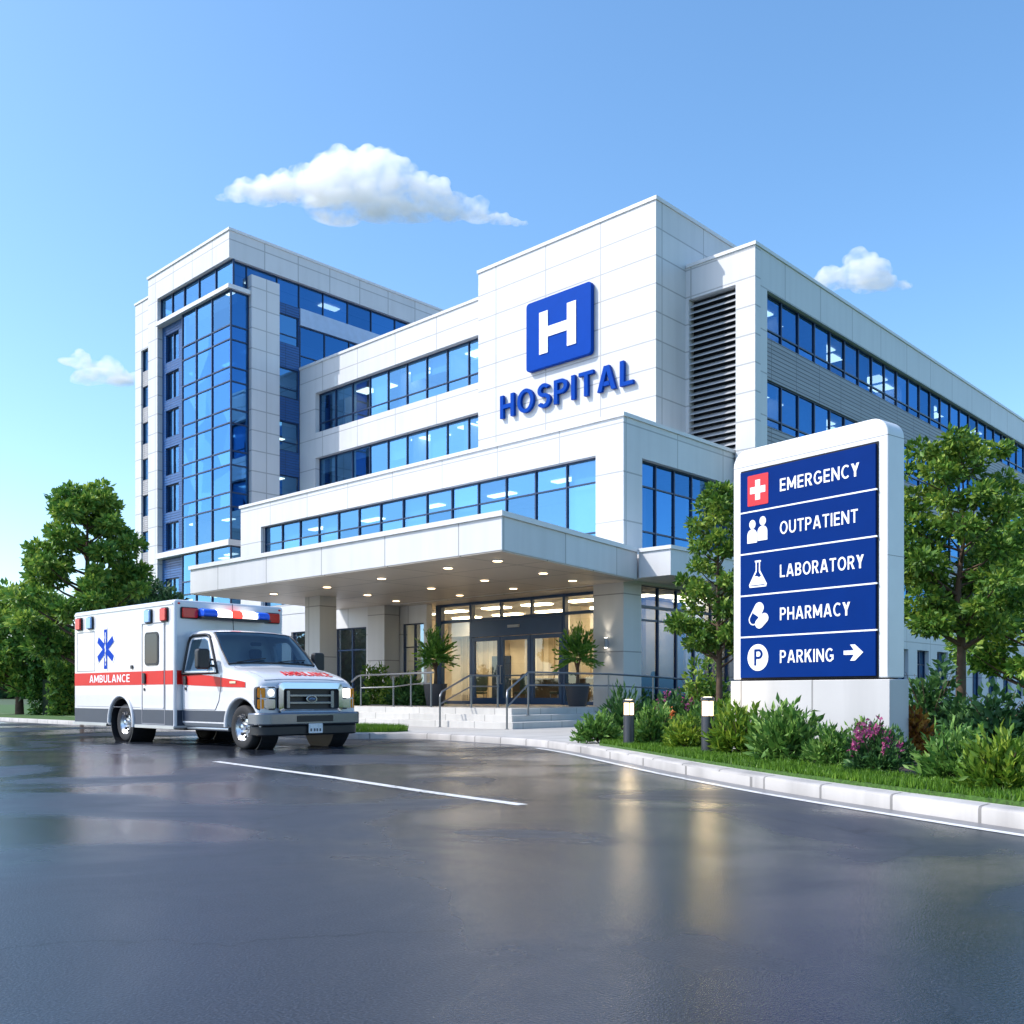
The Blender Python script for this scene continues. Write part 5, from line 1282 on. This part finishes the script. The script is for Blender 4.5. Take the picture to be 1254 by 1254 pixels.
M['leaf_yellow'] = leafmat('golden_shrub_leaf', (.045, .12, .012), (.12, .23, .020), (.34, .42, .045), .3, 2)
M['leaf_dark'] = leafmat('dark_shrub_leaf', (0.023, 0.072, 0.02), (0.058, 0.152, 0.041), (0.145, 0.275, 0.065), .25, 2)
M['leaf_palm'] = leafmat('palm_leaf', (0.041, 0.126, 0.022), (0.108, 0.264, 0.036), (0.264, 0.444, 0.072), .3, 2, .4)
M['leaf_red'] = leafmat('croton_leaf', (.10, .03, .015), (.32, .12, .02), (.40, .28, .03), .3, 3)
M['petal_pink'] = leafmat('pink_petal', (.22, .03, .12), (.40, .07, .20), (.58, .20, .36), .3, 3)
M['petal_orange'] = leafmat('orange_petal', (.50, .09, .03), (.65, .18, .05), (.75, .35, .12), .3, 3)

def tree(label, loc, h, rad, trunk_h, seed, mat='leaf_tree', n=16000, shape='cone', leaf=.16, group=None, trunk_r=.1, name='tree'):
    rs = np.random.default_rng(seed); rnd = random.Random(seed)
    o = empty(name, loc); tag(o, label, 'tree', group)
    tb = MB(); top = h * .9
    lean = [(rnd.uniform(-.05, .05) * h * .3 * t, rnd.uniform(-.05, .05) * h * .3 * t, top * t) for t in (0, .15, .35, .55, .75, 1)]
    lean[0] = (0, 0, -.1)
    tb.tube(lean, [trunk_r * 1.25, trunk_r, trunk_r * .82, trunk_r * .6, trunk_r * .35, trunk_r * .1], 10)
    def trunk_at(z):
        for a, b in zip(lean, lean[1:]):
            if a[2] <= z <= b[2]:
                t = (z - a[2]) / (b[2] - a[2]); return Vector(a).lerp(Vector(b), t)
        return Vector(lean[-1])
    clumps = []
    nb = 46
    for k in range(nb):
        t = (k + .5) / nb
        z = trunk_h + (h - trunk_h) * t
        env = {'cone': math.sin(math.pi * min(1, .16 + .84 * (1 - t)) * .5) * (1 if t > .14 else .55 + 3.2 * t), 'round': math.sqrt(max(.03, 1 - (2 * t - .86) ** 2 / 1.32))}[shape]
        r_out = rad * env * rnd.uniform(.62, 1.08)
        a = k * 2.4 + rnd.uniform(-.5, .5)
        zb = max(trunk_h * .72, z - r_out * .55)
        p0 = trunk_at(zb); end = Vector((math.cos(a) * r_out, math.sin(a) * r_out, z + rnd.uniform(-.1, .15)))
        mid = p0.lerp(end, .5) + Vector((0, 0, -.06 * r_out))
        br = trunk_r * .42 * (1 - .6 * t)
        tb.tube([p0, mid, end], [br, br * .6, br * .2], 6, cap=False)
        cr = rad * rnd.uniform(.15, .28) * (1 - .3 * t)
        clumps.append((end, cr)); 
        if r_out > .5 * rad: clumps.append((p0.lerp(end, .62) + Vector((rnd.uniform(-.1, .1), rnd.uniform(-.1, .1), .1)) * rad, cr * .85))
    clumps.append((Vector((lean[-1][0], lean[-1][1], h - rad * .15)), rad * .2)); clumps.append((Vector((lean[-1][0], lean[-1][1], h - rad * .4)), rad * .26))
    tb.build('trunk', M['bark'], o, smooth=60)
    wts = np.array([c[1] ** 2 for c in clumps]); wts /= wts.sum(); ci = rs.choice(len(clumps), n, p=wts)
    C = np.array([list(c[0]) for c in clumps])[ci]; CR = np.array([c[1] for c in clumps])[ci]
    u = rs.normal(size=(n, 3)); u /= np.linalg.norm(u, axis=1, keepdims=True); rr = rs.random(n) ** .45
    P = C + u * (rr * CR)[:, None] * np.array([1.15, 1.15, .62])
    D = u + rs.normal(size=(n, 3)) * .6 + np.array([0, 0, .15]); D += np.c_[P[:, :2] * .25 / rad, np.zeros(n)]
    ln = leaf * rs.uniform(.6, 1.3, n)
    add_mesh('crown', leaf_mesh('crown', P, D, ln, ln * .52, M[mat]), o); return o

def bush_mesh(kind, seed, r, h, mat):
    rs = np.random.default_rng(seed)
    if kind == 'round':                                  # many upright and outward sprays set with leaves
        ns, nl = 120, 13
        az = rs.uniform(0, 2 * np.pi, ns); el = np.arcsin(rs.uniform(.03, 1, ns)); ln = rs.uniform(.72, 1.1, ns)
        dirs = np.c_[np.cos(az) * np.cos(el) * r, np.sin(az) * np.cos(el) * r, np.sin(el) * h]
        t = np.linspace(.34, 1, nl); P = dirs[:, None] * (ln[:, None] * t)[..., None] ; P[..., 2] -= (.05 * h * (t ** 2))[None] * rs.random(ns)[:, None]
        P = P.reshape(-1, 3) + rs.normal(size=(ns * nl, 3)) * .012
        D = np.repeat(dirs / np.linalg.norm(dirs, axis=1, keepdims=True), nl, 0) + rs.normal(size=(ns * nl, 3)) * .55 + np.array([0, 0, .3])
        L_ = rs.uniform(.09, .17, ns * nl) * (r / .45); W = L_ * .36
    elif kind == 'spiky':                                # strap leaves from the heart
        ns, nl = 56, 9
        az = rs.uniform(0, 2 * np.pi, ns); el = np.radians(rs.uniform(18, 86, ns)); ln = rs.uniform(.75, 1.1, ns)
        dirs = np.c_[np.cos(az) * np.cos(el) * r, np.sin(az) * np.cos(el) * r, np.sin(el) * h]
        t = np.linspace(.12, 1, nl); P = dirs[:, None] * (ln[:, None] * t)[..., None]; P[..., 2] -= (.14 * h * t ** 2)[None] * np.cos(el)[:, None]
        P = P.reshape(-1, 3); sgn = np.where(rs.random(ns * nl) > .5, 1, -1)
        base = np.repeat(dirs / np.linalg.norm(dirs, axis=1, keepdims=True), nl, 0); side_ = np.cross(base, [0, 0, 1.0]) * sgn[:, None]
        D = base * .8 + side_ * .55 + rs.normal(size=(ns * nl, 3)) * .14
        L_ = np.tile(.26 - .12 * t, ns) * (r / .45) * rs.uniform(.8, 1.2, ns * nl); W = L_ * .22
    else:                                                # loose, airy bush with visible twigs
        n = 1700; u = rs.normal(size=(n, 3)); u /= np.linalg.norm(u, axis=1, keepdims=True); u[:, 2] = np.abs(u[:, 2])
        nc = 16; cc = rs.normal(size=(nc, 3)); cc /= np.linalg.norm(cc, axis=1, keepdims=True); cc[:, 2] = np.abs(cc[:, 2]); cc *= rs.uniform(.35, .8, nc)[:, None]
        k = rs.integers(0, nc, n); q = rs.normal(size=(n, 3)); q /= np.linalg.norm(q, axis=1, keepdims=True)
        P = (cc[k] + q * (.3 * rs.random(n) ** .4)[:, None]) * np.array([r, r, h * .95]); P[:, 2] = np.maximum(P[:, 2], .03)
        D = q + rs.normal(size=(n, 3)) * .5 + np.array([0, 0, .3]); L_ = rs.uniform(.09, .17, n) * (r / .6) ** .5; W = L_ * .55
    return leaf_mesh('foliage', P, D, L_, W, M[mat])
def shrub(name, label, cat, loc, r, h, kind, mat, seed, group=None, blooms=None, z=.165):
    o = empty(name, (loc[0], loc[1], z)); tag(o, label, cat, group)
    rnd = random.Random(seed); mb = MB()
    for k in range(9):
        a = k * 2.4; e = rnd.uniform(.4, .75); mb.tube([(0, 0, -.02), (math.cos(a) * r * e * .4, math.sin(a) * r * e * .4, h * .35), (math.cos(a) * r * e, math.sin(a) * r * e, h * rnd.uniform(.5, .75))], [.014, .01, .004], 5, cap=False)
    mb.build('stem', M['bark'], o)
    add_mesh('foliage', bush_mesh(kind, seed, r, h, mat), o)
    if blooms:
        rs = np.random.default_rng(seed + 5); n = 20 * 9; bc = rs.normal(size=(20, 3)); bc /= np.linalg.norm(bc, axis=1, keepdims=True); bc[:, 2] = np.abs(bc[:, 2]) * .7 + .35
        C = np.repeat(bc * np.array([r * .85, r * .85, h * .98]), 9, 0); D = rs.normal(size=(n, 3)) + np.array([0, 0, .5]); 
        add_mesh('blossom', leaf_mesh('blossom', C + rs.normal(size=(n, 3)) * np.array([.015, .015, .05]), D, rs.uniform(.05, .085, n), rs.uniform(.03, .055, n), M[blooms]), o)
    return o
def at_px(px, base_y, z=.165):
    """plan position of a foot seen in the survey photograph"""
    D = (EYE - z) * 1198 / (base_y - 850); return spot((px - 627) / 1198 * D, D), D
G = 'shrubs in the planting bed'
def bedshrub(label, px, by, wpx, hpx, kind, mat, seed, name='shrub', cat='shrub', **k):
    loc, D = at_px(px, by); s = D / 1198
    return shrub(name, label, cat, loc, wpx * s / 1.85, hpx * s * 1.1, kind, mat, seed, G, **k)
# front row, from the pavement tip towards the right
bedshrub('rounded green shrub at the pavement edge, left of both bollard lamps', 732, 907, 52, 31, 'round', 'leaf_shrub', 21)
bedshrub('dark arching fern behind the rounded green shrub by the handrail', 762, 893, 62, 46, 'spiky', 'leaf_dark', 22, 'fern', 'fern')
bedshrub('mid green shrub just right of the farther bollard lamp', 800, 911, 56, 42, 'round', 'leaf_shrub', 23)
bedshrub('pink and orange flowering shrub behind the gap between the bollard lamps', 826, 900, 64, 46, 'round', 'leaf_dark', 24, 'flowering_shrub', 'flower', blooms='petal_pink')
bedshrub('low golden shrub left of the nearer bollard lamp', 840, 917, 50, 36, 'round', 'leaf_yellow', 25)
bedshrub('golden shrub right of the nearer bollard lamp, before the sign base', 906, 924, 76, 54, 'round', 'leaf_yellow', 26)
bedshrub('wide green shrub under the middle of the directory sign', 963, 932, 86, 62, 'round', 'leaf_shrub', 27)
bedshrub('small pale green shrub in front of the spiky fern', 1016, 939, 58, 44, 'round', 'leaf_shrub', 28)
bedshrub('tall spiky fern before the right end of the sign base', 1041, 926, 56, 66, 'spiky', 'leaf_palm', 29, 'fern', 'fern')
bedshrub('purple topped shrub at the right corner of the sign', 1071, 946, 62, 50, 'round', 'leaf_dark', 30, 'flowering_shrub', 'flower', blooms='petal_pink')
bedshrub('orange leaved croton rising right of the sign base', 1108, 928, 70, 78, 'loose', 'leaf_red', 31, 'croton', 'plant')
bedshrub('golden bush behind the nearer bollard lamp beside the sign', 892, 905, 62, 48, 'loose', 'leaf_yellow', 32)
bedshrub('tall light green bush left of the sign at the foot of the slim tree', 862, 893, 84, 88, 'loose', 'leaf_warm', 33, 'bush', 'bush')
bedshrub('dark bush against the handrail left of the tall light green bush', 806, 888, 70, 34, 'loose', 'leaf_dark', 34, 'bush', 'bush')
bedshrub('dark bush under the ground floor glass beside the corner column', 785, 882, 76, 36, 'loose', 'leaf_dark', 35, 'bush', 'bush')
bedshrub('large dark bush behind the croton right of the sign', 1138, 905, 96, 100, 'loose', 'leaf_dark', 36, 'bush', 'bush')
bedshrub('green shrub at the far right of the bed past the croton', 1168, 955, 84, 64, 'round', 'leaf_shrub', 37)
bedshrub('golden shrub near the right edge by the kerb', 1226, 968, 92, 66, 'round', 'leaf_yellow', 38)
bedshrub('tall dark bush at the right edge behind the golden shrub', 1218, 918, 130, 92, 'loose', 'leaf_dark', 39, 'bush', 'bush')
bedshrub('green shrub wedged between the golden shrub and the wide green shrub under the sign', 935, 922, 56, 44, 'round', 'leaf_dark', 46)
bedshrub('low flowering shrub with orange tips left of the low golden shrub', 818, 908, 44, 30, 'round', 'leaf_yellow', 47, 'flowering_shrub', 'flower', blooms='petal_orange')
bedshrub('mid green shrub half hidden behind the spiky fern and purple topped shrub', 1058, 934, 50, 50, 'round', 'leaf_shrub', 48)
bedshrub('dark leafy shrub in front of the croton by the sign corner', 1092, 938, 50, 44, 'round', 'leaf_dark', 49)
bedshrub('pale green shrub in the gap behind the nearer bollard lamp', 862, 906, 60, 40, 'round', 'leaf_shrub', 50)
# hedge plants on the plaza in front of the left windows
H2 = 'plants along the plaza windows'
for i, (x, y, r, h, kd, mt, lab) in enumerate(((-28.6, 24.2, .9, 1.1, 'loose', 'leaf_warm', 'light green bush before the window left of the second column'), (-27.3, 23.4, .75, 1.0, 'round', 'leaf_dark', 'dark spiky topped shrub at the foot of the second column'),
        (-26.1, 23.0, .8, .75, 'loose', 'leaf_dark', 'low dark hedge plant behind the guard rail, nearest the potted palm'), (-30.1, 24.3, .85, 1.9, 'loose', 'leaf_warm', 'taller light bush in front of the left ground floor window'), (-28.0, 21.2, .8, .62, 'loose', 'leaf_shrub', 'low green hedge plant behind the left end of the guard rail'), (-29.6, 25.0, .6, 1.25, 'loose', 'leaf_dark', 'slim dark plant under the recessed window by the entrance'))):
    shrub('hedge_plant', lab, 'plant', (x, y), r, h, kd, mt, 60 + i, H2, z=Z0)
# potted palms
M['pot'] = plain('charcoal_pot', (0.055, 0.055, 0.062), .45, var=.06)
def potted(label, loc, s, seed):
    o = empty('potted_palm', (*loc, Z0)); tag(o, label, 'potted plant', 'potted palms beside the entrance doors')
    mb = MB(); mb.lathe([(.05, 0), (.26 * s, 0), (.29 * s, .04 * s), (.385 * s, .66 * s), (.40 * s, .72 * s), (.37 * s, .72 * s), (.35 * s, .64 * s), (.05, .64 * s)], (0, 0, 0), n=32); mb.build('pot', M['pot'], o, smooth=40)
    mb = MB(); mb.lathe([(.02, .60 * s), (.345 * s, .60 * s), (.345 * s, .655 * s), (.02, .665 * s)], (0, 0, 0), n=24); mb.build('soil', M['soil'], o)
    mb = MB(); rnd = random.Random(seed)
    mb.tube([(0, 0, .6 * s), (.02, .01, 1.0 * s), (0, .0, 1.35 * s)], [.06 * s, .05 * s, .045 * s], 8)
    for k in range(6): a = k * 1.05; mb.tube([(0, 0, 1.1 * s), (.12 * math.cos(a) * s, .12 * math.sin(a) * s, 1.5 * s)], [.03 * s, .015 * s], 6)
    mb.build('trunk', M['bark'], o, smooth=60)
    rs = np.random.default_rng(seed); ns, nl = 110, 12
    az = rs.uniform(0, 2 * np.pi, ns); el = np.radians(rs.uniform(-18, 88, ns)); ln = rs.uniform(.75, 1.08, ns)
    dirs = np.c_[np.cos(az) * np.cos(el) * .72, np.sin(az) * np.cos(el) * .72, np.sin(el) * 1.0] * s
    t = np.linspace(.2, 1, nl); P = dirs[:, None] * (ln[:, None] * t)[..., None]; P[..., 2] -= (.10 * s * t ** 2)[None] * np.cos(el)[:, None]; P = P.reshape(-1, 3) + np.array([0, 0, 1.52 * s])
    base = np.repeat(dirs / np.linalg.norm(dirs, axis=1, keepdims=True), nl, 0); sg = np.where(rs.random(ns * nl) > .5, 1, -1); sd = np.cross(base, [0, 0, 1.0]) * sg[:, None]
    D = base * .75 + sd * .6 + rs.normal(size=(ns * nl, 3)) * .16; L_ = np.tile(.24 - .08 * t, ns) * s * rs.uniform(.8, 1.2, ns * nl)
    add_mesh('foliage', leaf_mesh('foliage', P, D, L_, L_ * .34, M['leaf_palm']), o); return o
D = 32.0; potted('potted palm in a charcoal pot right of the entrance doors by the column', spot((707 - 627) / 1198 * D, D), 1.04, 71)
D = 33.2; potted('potted palm in a charcoal pot left of the entrance doors behind the stair rail', spot((533 - 627) / 1198 * D, D), 1.04, 72)
# trees
def at_d(px, D): return spot((px - 627) / 1198 * D, D)
tree('slim tree with layered green crown between the corner column and the directory sign', (*at_d(881, 21.5), .15), 5.5, 1.0, 1.75, 3, 'leaf_warm', 9500, 'cone', .13, trunk_r=.075)
tree('full green tree right of the directory sign in front of the side wing', (*at_d(1176, 20.0), .15), 6.1, 1.4, 2.2, 5, 'leaf_warm', 15000, 'round', .145, trunk_r=.10)
tree('large leafy tree behind the ambulance at the left of the tower', (*at_d(107, 33.0), -.05), 8.1, 2.15, 2.4, 8, 'leaf_tree', 24000, 'cone', .21, trunk_r=.2)
GT = 'background trees left of the tower'
tree('pale small tree at the foot of the tower, right of the large leafy tree', (*at_d(176, 44.0), -.05), 6.2, 2.2, 1.2, 9, 'leaf_far', 9000, 'round', .28, GT, trunk_r=.13)
tree('rounded tree close to the left edge behind the large leafy tree', (*at_d(24, 44.0), -.05), 6.0, 2.3, 1.4, 12, 'leaf_tree', 10000, 'round', .3, GT, trunk_r=.17)
0 and tree('low tree at the far left edge of the view', (*at_d(-30, 40.0), -.05), 4.6, 2.0, 1.0, 13, 'leaf_tree', 8000, 'round', .28, GT, trunk_r=.15)
tree('tree beyond the right edge shrubs close to the side wing', (*at_d(1262, 24.0), .15), 5.2, 1.9, 1.4, 14, 'leaf_tree', 11000, 'round', .2, trunk_r=.10)
# clipped hedge behind the ambulance
def hedge(name, label, cat, a, b, w, h, seed, mat, n, z=0.0):
    rs = np.random.default_rng(seed); a = np.array(a); b = np.array(b); t = rs.random(n); nrm = np.array([-(b - a)[1], (b - a)[0]]); nrm = nrm / np.linalg.norm(nrm)
    lump = 1 + .12 * np.sin(t * 40 + rs.random()) + .08 * np.sin(t * 93)
    s = rs.choice(3, n, p=[.42, .16, .42]); v = np.where(s == 0, -1, np.where(s == 2, 1, rs.uniform(-1, 1, n))) * (w / 2) * rs.uniform(.8, 1.05, n); zz = np.where(s == 1, h * lump * rs.uniform(.9, 1.02, n), h * lump * rs.random(n))
    P = np.c_[a[0] + (b - a)[0] * t + nrm[0] * v, a[1] + (b - a)[1] * t + nrm[1] * v, zz]; D = np.c_[nrm[0] * v, nrm[1] * v, (zz - h * .4)] + rs.normal(size=(n, 3)) * .6
    L_ = rs.uniform(.14, .3, n); o = empty(name, (0, 0, z)); o.location = (0, 0, z); tag(o, label, cat)
    add_mesh('foliage', leaf_mesh('foliage', P, D, L_, L_ * .55, M[mat]), o)
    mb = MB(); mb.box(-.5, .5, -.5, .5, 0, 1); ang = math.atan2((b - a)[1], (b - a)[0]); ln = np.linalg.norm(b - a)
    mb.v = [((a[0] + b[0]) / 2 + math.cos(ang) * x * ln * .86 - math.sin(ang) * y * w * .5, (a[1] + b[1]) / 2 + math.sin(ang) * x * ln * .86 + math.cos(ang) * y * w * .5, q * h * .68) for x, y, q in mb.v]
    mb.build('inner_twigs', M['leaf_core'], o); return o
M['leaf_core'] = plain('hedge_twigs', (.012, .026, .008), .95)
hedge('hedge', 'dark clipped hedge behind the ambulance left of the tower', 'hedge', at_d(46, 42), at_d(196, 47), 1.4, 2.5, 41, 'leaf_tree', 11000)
# far wood closing the horizon
rs = np.random.default_rng(99); n = 60000; ang = rs.uniform(R(133.4 - 62), R(133.4 + 62), n); dist = rs.uniform(240, 300, n)
hh = 9 + 5 * np.sin(ang * 37) + 3 * np.sin(ang * 91 + 1)
zz = hh * rs.random(n) ** .6
P = np.c_[np.cos(ang) * dist, np.sin(ang) * dist, zz]; Dr = rs.normal(size=(n, 3)) + np.array([0, 0, .5]); L_ = rs.uniform(1.6, 3.4, n)
fw = bpy.data.objects.new('wood', leaf_mesh('wood', P, Dr, L_, L_ * .7, M['leaf_far'])); col.objects.link(fw); tag(fw, 'far wood along the horizon behind the hospital', 'wood', kind='stuff')
# ------------------------------------------------------------------ things in the lobby
M['chair_fab'] = plain('dark_green_chair', (0.03, 0.05, 0.045), .7)
def lobby_chair(x, y, rz, label):
    o = empty('lobby_chair', (x, y, Z0), rz); tag(o, label, 'chair', 'dark chairs inside the glazed lobby')
    mb = MB(); mb.box(-.28, .28, -.27, .25, .40, .50); mb.build('seat', M['chair_fab'], o, bevel=.03)
    mb = MB(); mb.prism(rrect(-.27, .27, .52, 1.25, .12), lambda a, b, h: (a, .22 + h + (b - .5) * .15, b), 0, .08); mb.build('backrest', M['chair_fab'], o, bevel=.02)
    for sx in (-1, 1):
        for sy in (-1, 1):
            mb = MB(); mb.tube([(sx * .24, sy * .22, .4), (sx * .26, sy * .25, 0)], .02, 6); mb.build('leg', M['steel'], o)
for x, y, rz, lab in ((-27.2, 29.4, .3, 'dark lobby chair seen through the left door leaf'), (-25.6, 29.8, -.2, 'dark lobby chair seen through the middle door leaf'), (-24.6, 29.2, .5, 'dark lobby chair between the middle and right door leaves'), (-23.3, 30.2, -.4, 'dark lobby chair seen through the right door leaf'), (-20.9, 28.6, 1.4, 'dark chair at the counter behind the first smoky pane'), (-30.6, 30.2, .8, 'dark lobby chair deep in the lobby left of the entrance doors'), (-31.9, 31.6, .5, 'dark lobby chair farthest back in the lobby behind the left door leaf'), (-20.9, 30.3, 1.7, 'dark chair at the counter behind the second smoky pane')):
    lobby_chair(x, y, rz, lab)
ld_ = empty('reception_desk', (-26.5, 30.6, Z0)); tag(ld_, 'dark reception desk inside the lobby behind the entrance doors', 'desk')
mb = MB(); mb.box(-2.1, 2.1, -.35, .3, 0, 1.0); mb.build('desk_body', plain('desk_wood', (.11, .075, .045), .5), ld_, bevel=.02)
wc = empty('waiting_counter', (-20.35, 29.6, Z0)); tag(wc, 'dark counter behind the smoky ground floor glass right of the corner column', 'counter')
mb = MB(); mb.box(-.3, .3, -2.3, 2.6, 0, .95); mb.build('counter_body', M['chair_fab'], wc, bevel=.02)
mb = MB(); mb.box(-.36, .36, -2.36, 2.66, .953, 1.0); mb.build('counter_top', M['navy'], wc, bevel=.01)
mb = MB(); mb.box(-2.2, 2.2, -.45, .35, 1.003, 1.06); mb.build('desk_top', M['int_wall'], ld_, bevel=.01)

# ------------------------------------------------------------------ clouds, real bodies of puffs far behind the hospital
def cloud_mat():
    m, nt, out = new_mat('cloud_vapour')
    v = N(nt, 'ShaderNodeVolumePrincipled'); pass; v.inputs['Anisotropy'].default_value = .2
    v.inputs['Color'].default_value = (.995, .995, 1, 1); 
    tc = N(nt, 'ShaderNodeTexCoord'); n = N(nt, 'ShaderNodeTexNoise', Scale=.055, Detail=5.0, Roughness=.62); L(nt, tc.outputs['Object'], n.inputs['Vector'])
    mr = N(nt, 'ShaderNodeMapRange', interpolation_type='SMOOTHSTEP'); L(nt, n.outputs['Fac'], mr.inputs['Value'])
    mr.inputs['From Min'].default_value = .36; mr.inputs['From Max'].default_value = .66; mr.inputs['To Min'].default_value = .004; mr.inputs['To Max'].default_value = .13
    L(nt, mr.outputs[0], v.inputs['Density']); L(nt, v.outputs[0], out.inputs['Volume']); return m
M['cloud'] = cloud_mat()
def cloud(label, px, py, D, puffs, k):
    """puffs: (right, up, radius) in metres about the base centre; grown into heaps of smaller puffs and fused"""
    x, y = spot((px - 627) / 1198 * D, D); z = EYE + (850 - py) / 1198 * D
    o = empty('cloud', (x, y, z)); tag(o, label, 'cloud', 'white clouds in the blue sky')
    mb = MB(); rnd = random.Random(k); lo = min(u - q * .35 for _, u, q in puffs)
    def ball(r_, d_, u_, q): mb.ball((RX * r_ + DX * d_, RY * r_ + DY * d_, u_), (q, q, q * .9), 14, 10)
    for r_, u_, q in puffs:
        dd = rnd.uniform(-.5, .5) * q; ball(r_, dd, u_, q)
        for j in range(16):
            a = rnd.uniform(0, 2 * math.pi); e = rnd.uniform(-.25, 1.45); q2 = q * rnd.uniform(.28, .5)
            ball(r_ + q * .85 * math.cos(a) * math.cos(e), dd + q * .85 * math.sin(a) * math.cos(e), u_ + q * .8 * math.sin(e), q2)
        for j in range(3): ball(r_ + rnd.uniform(-.6, .6) * q, dd + rnd.uniform(-.6, .6) * q, max(lo, u_ - q * rnd.uniform(.2, .6)), q * .6)
    for r_, u_, q in puffs:
        for j in range(2): mb.ball((RX * (r_ + rnd.uniform(-1, 1) * q), RY * (r_ + rnd.uniform(-1, 1) * q), u_ - q * rnd.uniform(.3, .6)), (q * rnd.uniform(1.3, 1.9), q * rnd.uniform(1.3, 1.9), max(2.0, q * .22)), 16, 8)
    me = mb.mesh('vapour'); ob = bpy.data.objects.new('vapour', me); col.objects.link(ob)
    rm = ob.modifiers.new('fuse', 'REMESH'); rm.mode = 'VOXEL'; rm.voxel_size = 1.3
    dg = bpy.context.evaluated_depsgraph_get(); m2 = bpy.data.meshes.new_from_object(ob.evaluated_get(dg)); ob.modifiers.clear(); ob.data = m2
    co = np.empty(len(m2.vertices) * 3, np.float32); m2.vertices.foreach_get('co', co); co = co.reshape(-1, 3)
    co[:, 2] = np.where(co[:, 2] < lo, lo + (co[:, 2] - lo) * .25, co[:, 2])
    m2.vertices.foreach_set('co', co.ravel()); m2.update()
    m2.materials.clear(); m2.materials.append(M['cloud'])
    for p in m2.polygons: p.use_smooth = True
    ob.parent = o; return o
s = 900 / 1198
def px_puffs(lst, cx0, cy0, D=900): return [((a - cx0) * D / 1198, (cy0 - b) * D / 1198, q * D / 1198) for a, b, q in lst]
cloud('large heaped white cloud in the upper left of the sky above the wing', 440, 262, 900, px_puffs([(300, 232, 12), (320, 232, 16), (345, 226, 18), (370, 225, 20), (396, 212, 26), (425, 208, 30), (448, 205, 26), (470, 212, 24), (492, 226, 22), (515, 232, 20), (537, 240, 17), (556, 252, 12), (572, 252, 9), (585, 256, 13), (606, 266, 8), (618, 268, 6), (632, 271, 4), (644, 273, 3), (285, 238, 8), (410, 240, 22), (450, 242, 24), (360, 238, 10), (490, 250, 16), (520, 256, 12), (545, 262, 9), (622, 271, 4), (272, 241, 4)], 440, 262), 1)
cloud('small white cloud at the left behind the tower', 126, 470, 900, px_puffs([(130, 452, 16), (112, 458, 12), (150, 462, 11), (96, 462, 9), (166, 464, 8), (100, 440, 11), (140, 466, 9)], 126, 470), 2)
cloud('white cloud at the right above the side wing roof', 1055, 350, 900, px_puffs([(1050, 328, 19), (1018, 338, 14), (1072, 336, 15), (1034, 342, 12), (1090, 345, 10), (1005, 344, 9), (1106, 350, 7), (1060, 346, 12)], 1055, 350), 3)

# ------------------------------------------------------------------ sky, sun, camera
w = bpy.data.worlds.new('World'); scene.world = w; w.use_nodes = True
nt = w.node_tree
for n_ in list(nt.nodes): nt.nodes.remove(n_)
SUN_AZ, SUN_EL = 220.0, 46.0
sky = nt.nodes.new('ShaderNodeTexSky'); sky.sky_type = 'NISHITA'; sky.sun_disc = False
sky.sun_elevation = R(SUN_EL); sky.sun_rotation = R(SUN_AZ); sky.air_density = 1.0; sky.dust_density = 1.5; sky.ozone_density = 2.5; sky.altitude = 300
hsv = nt.nodes.new('ShaderNodeHueSaturation'); hsv.inputs['Saturation'].default_value = 1.16; hsv.inputs['Hue'].default_value = 0.495; hsv.inputs['Value'].default_value = 1.3
bg = nt.nodes.new('ShaderNodeBackground'); bg.inputs[1].default_value = 0.15
wo = nt.nodes.new('ShaderNodeOutputWorld')
nt.links.new(sky.outputs[0], hsv.inputs['Color']); nt.links.new(hsv.outputs[0], bg.inputs[0]); nt.links.new(bg.outputs[0], wo.inputs[0])
sl = bpy.data.lights.new('sun', 'SUN'); sl.energy = 3.1; sl.angle = R(0.5); sl.color = (1.0, .955, .89)
so = bpy.data.objects.new('sun', sl); col.objects.link(so)
sv = Vector((math.sin(R(SUN_AZ)) * math.cos(R(SUN_EL)), math.cos(R(SUN_AZ)) * math.cos(R(SUN_EL)), math.sin(R(SUN_EL))))
so.rotation_euler = sv.to_track_quat('Z', 'Y').to_euler(); so.location = sv * 60
cam = bpy.data.cameras.new('camera'); cam.sensor_width = 36; cam.sensor_fit = 'HORIZONTAL'; cam.lens = 36 * 1198 / 1254; cam.shift_y = 223 / 1254
cam.clip_start = .1; cam.clip_end = 6000
cob = bpy.data.objects.new('camera', cam); col.objects.link(cob); cob.location = (0, 0, EYE); cob.rotation_euler = (R(90), 0, VIEW - R(90)); scene.camera = cob
vs_ = scene.view_settings; vs_.view_transform = 'Standard'; vs_.look = 'None'; vs_.exposure = 0.6; vs_.gamma = 1.0
scene.cycles.transparent_max_bounces = 12; scene.cycles.glossy_bounces = 3; scene.cycles.diffuse_bounces = 3; scene.cycles.volume_bounces = 12; scene.cycles.max_bounces = 14
scene.cycles.sample_clamp_indirect = 6.0
scene.cycles.use_denoising = True
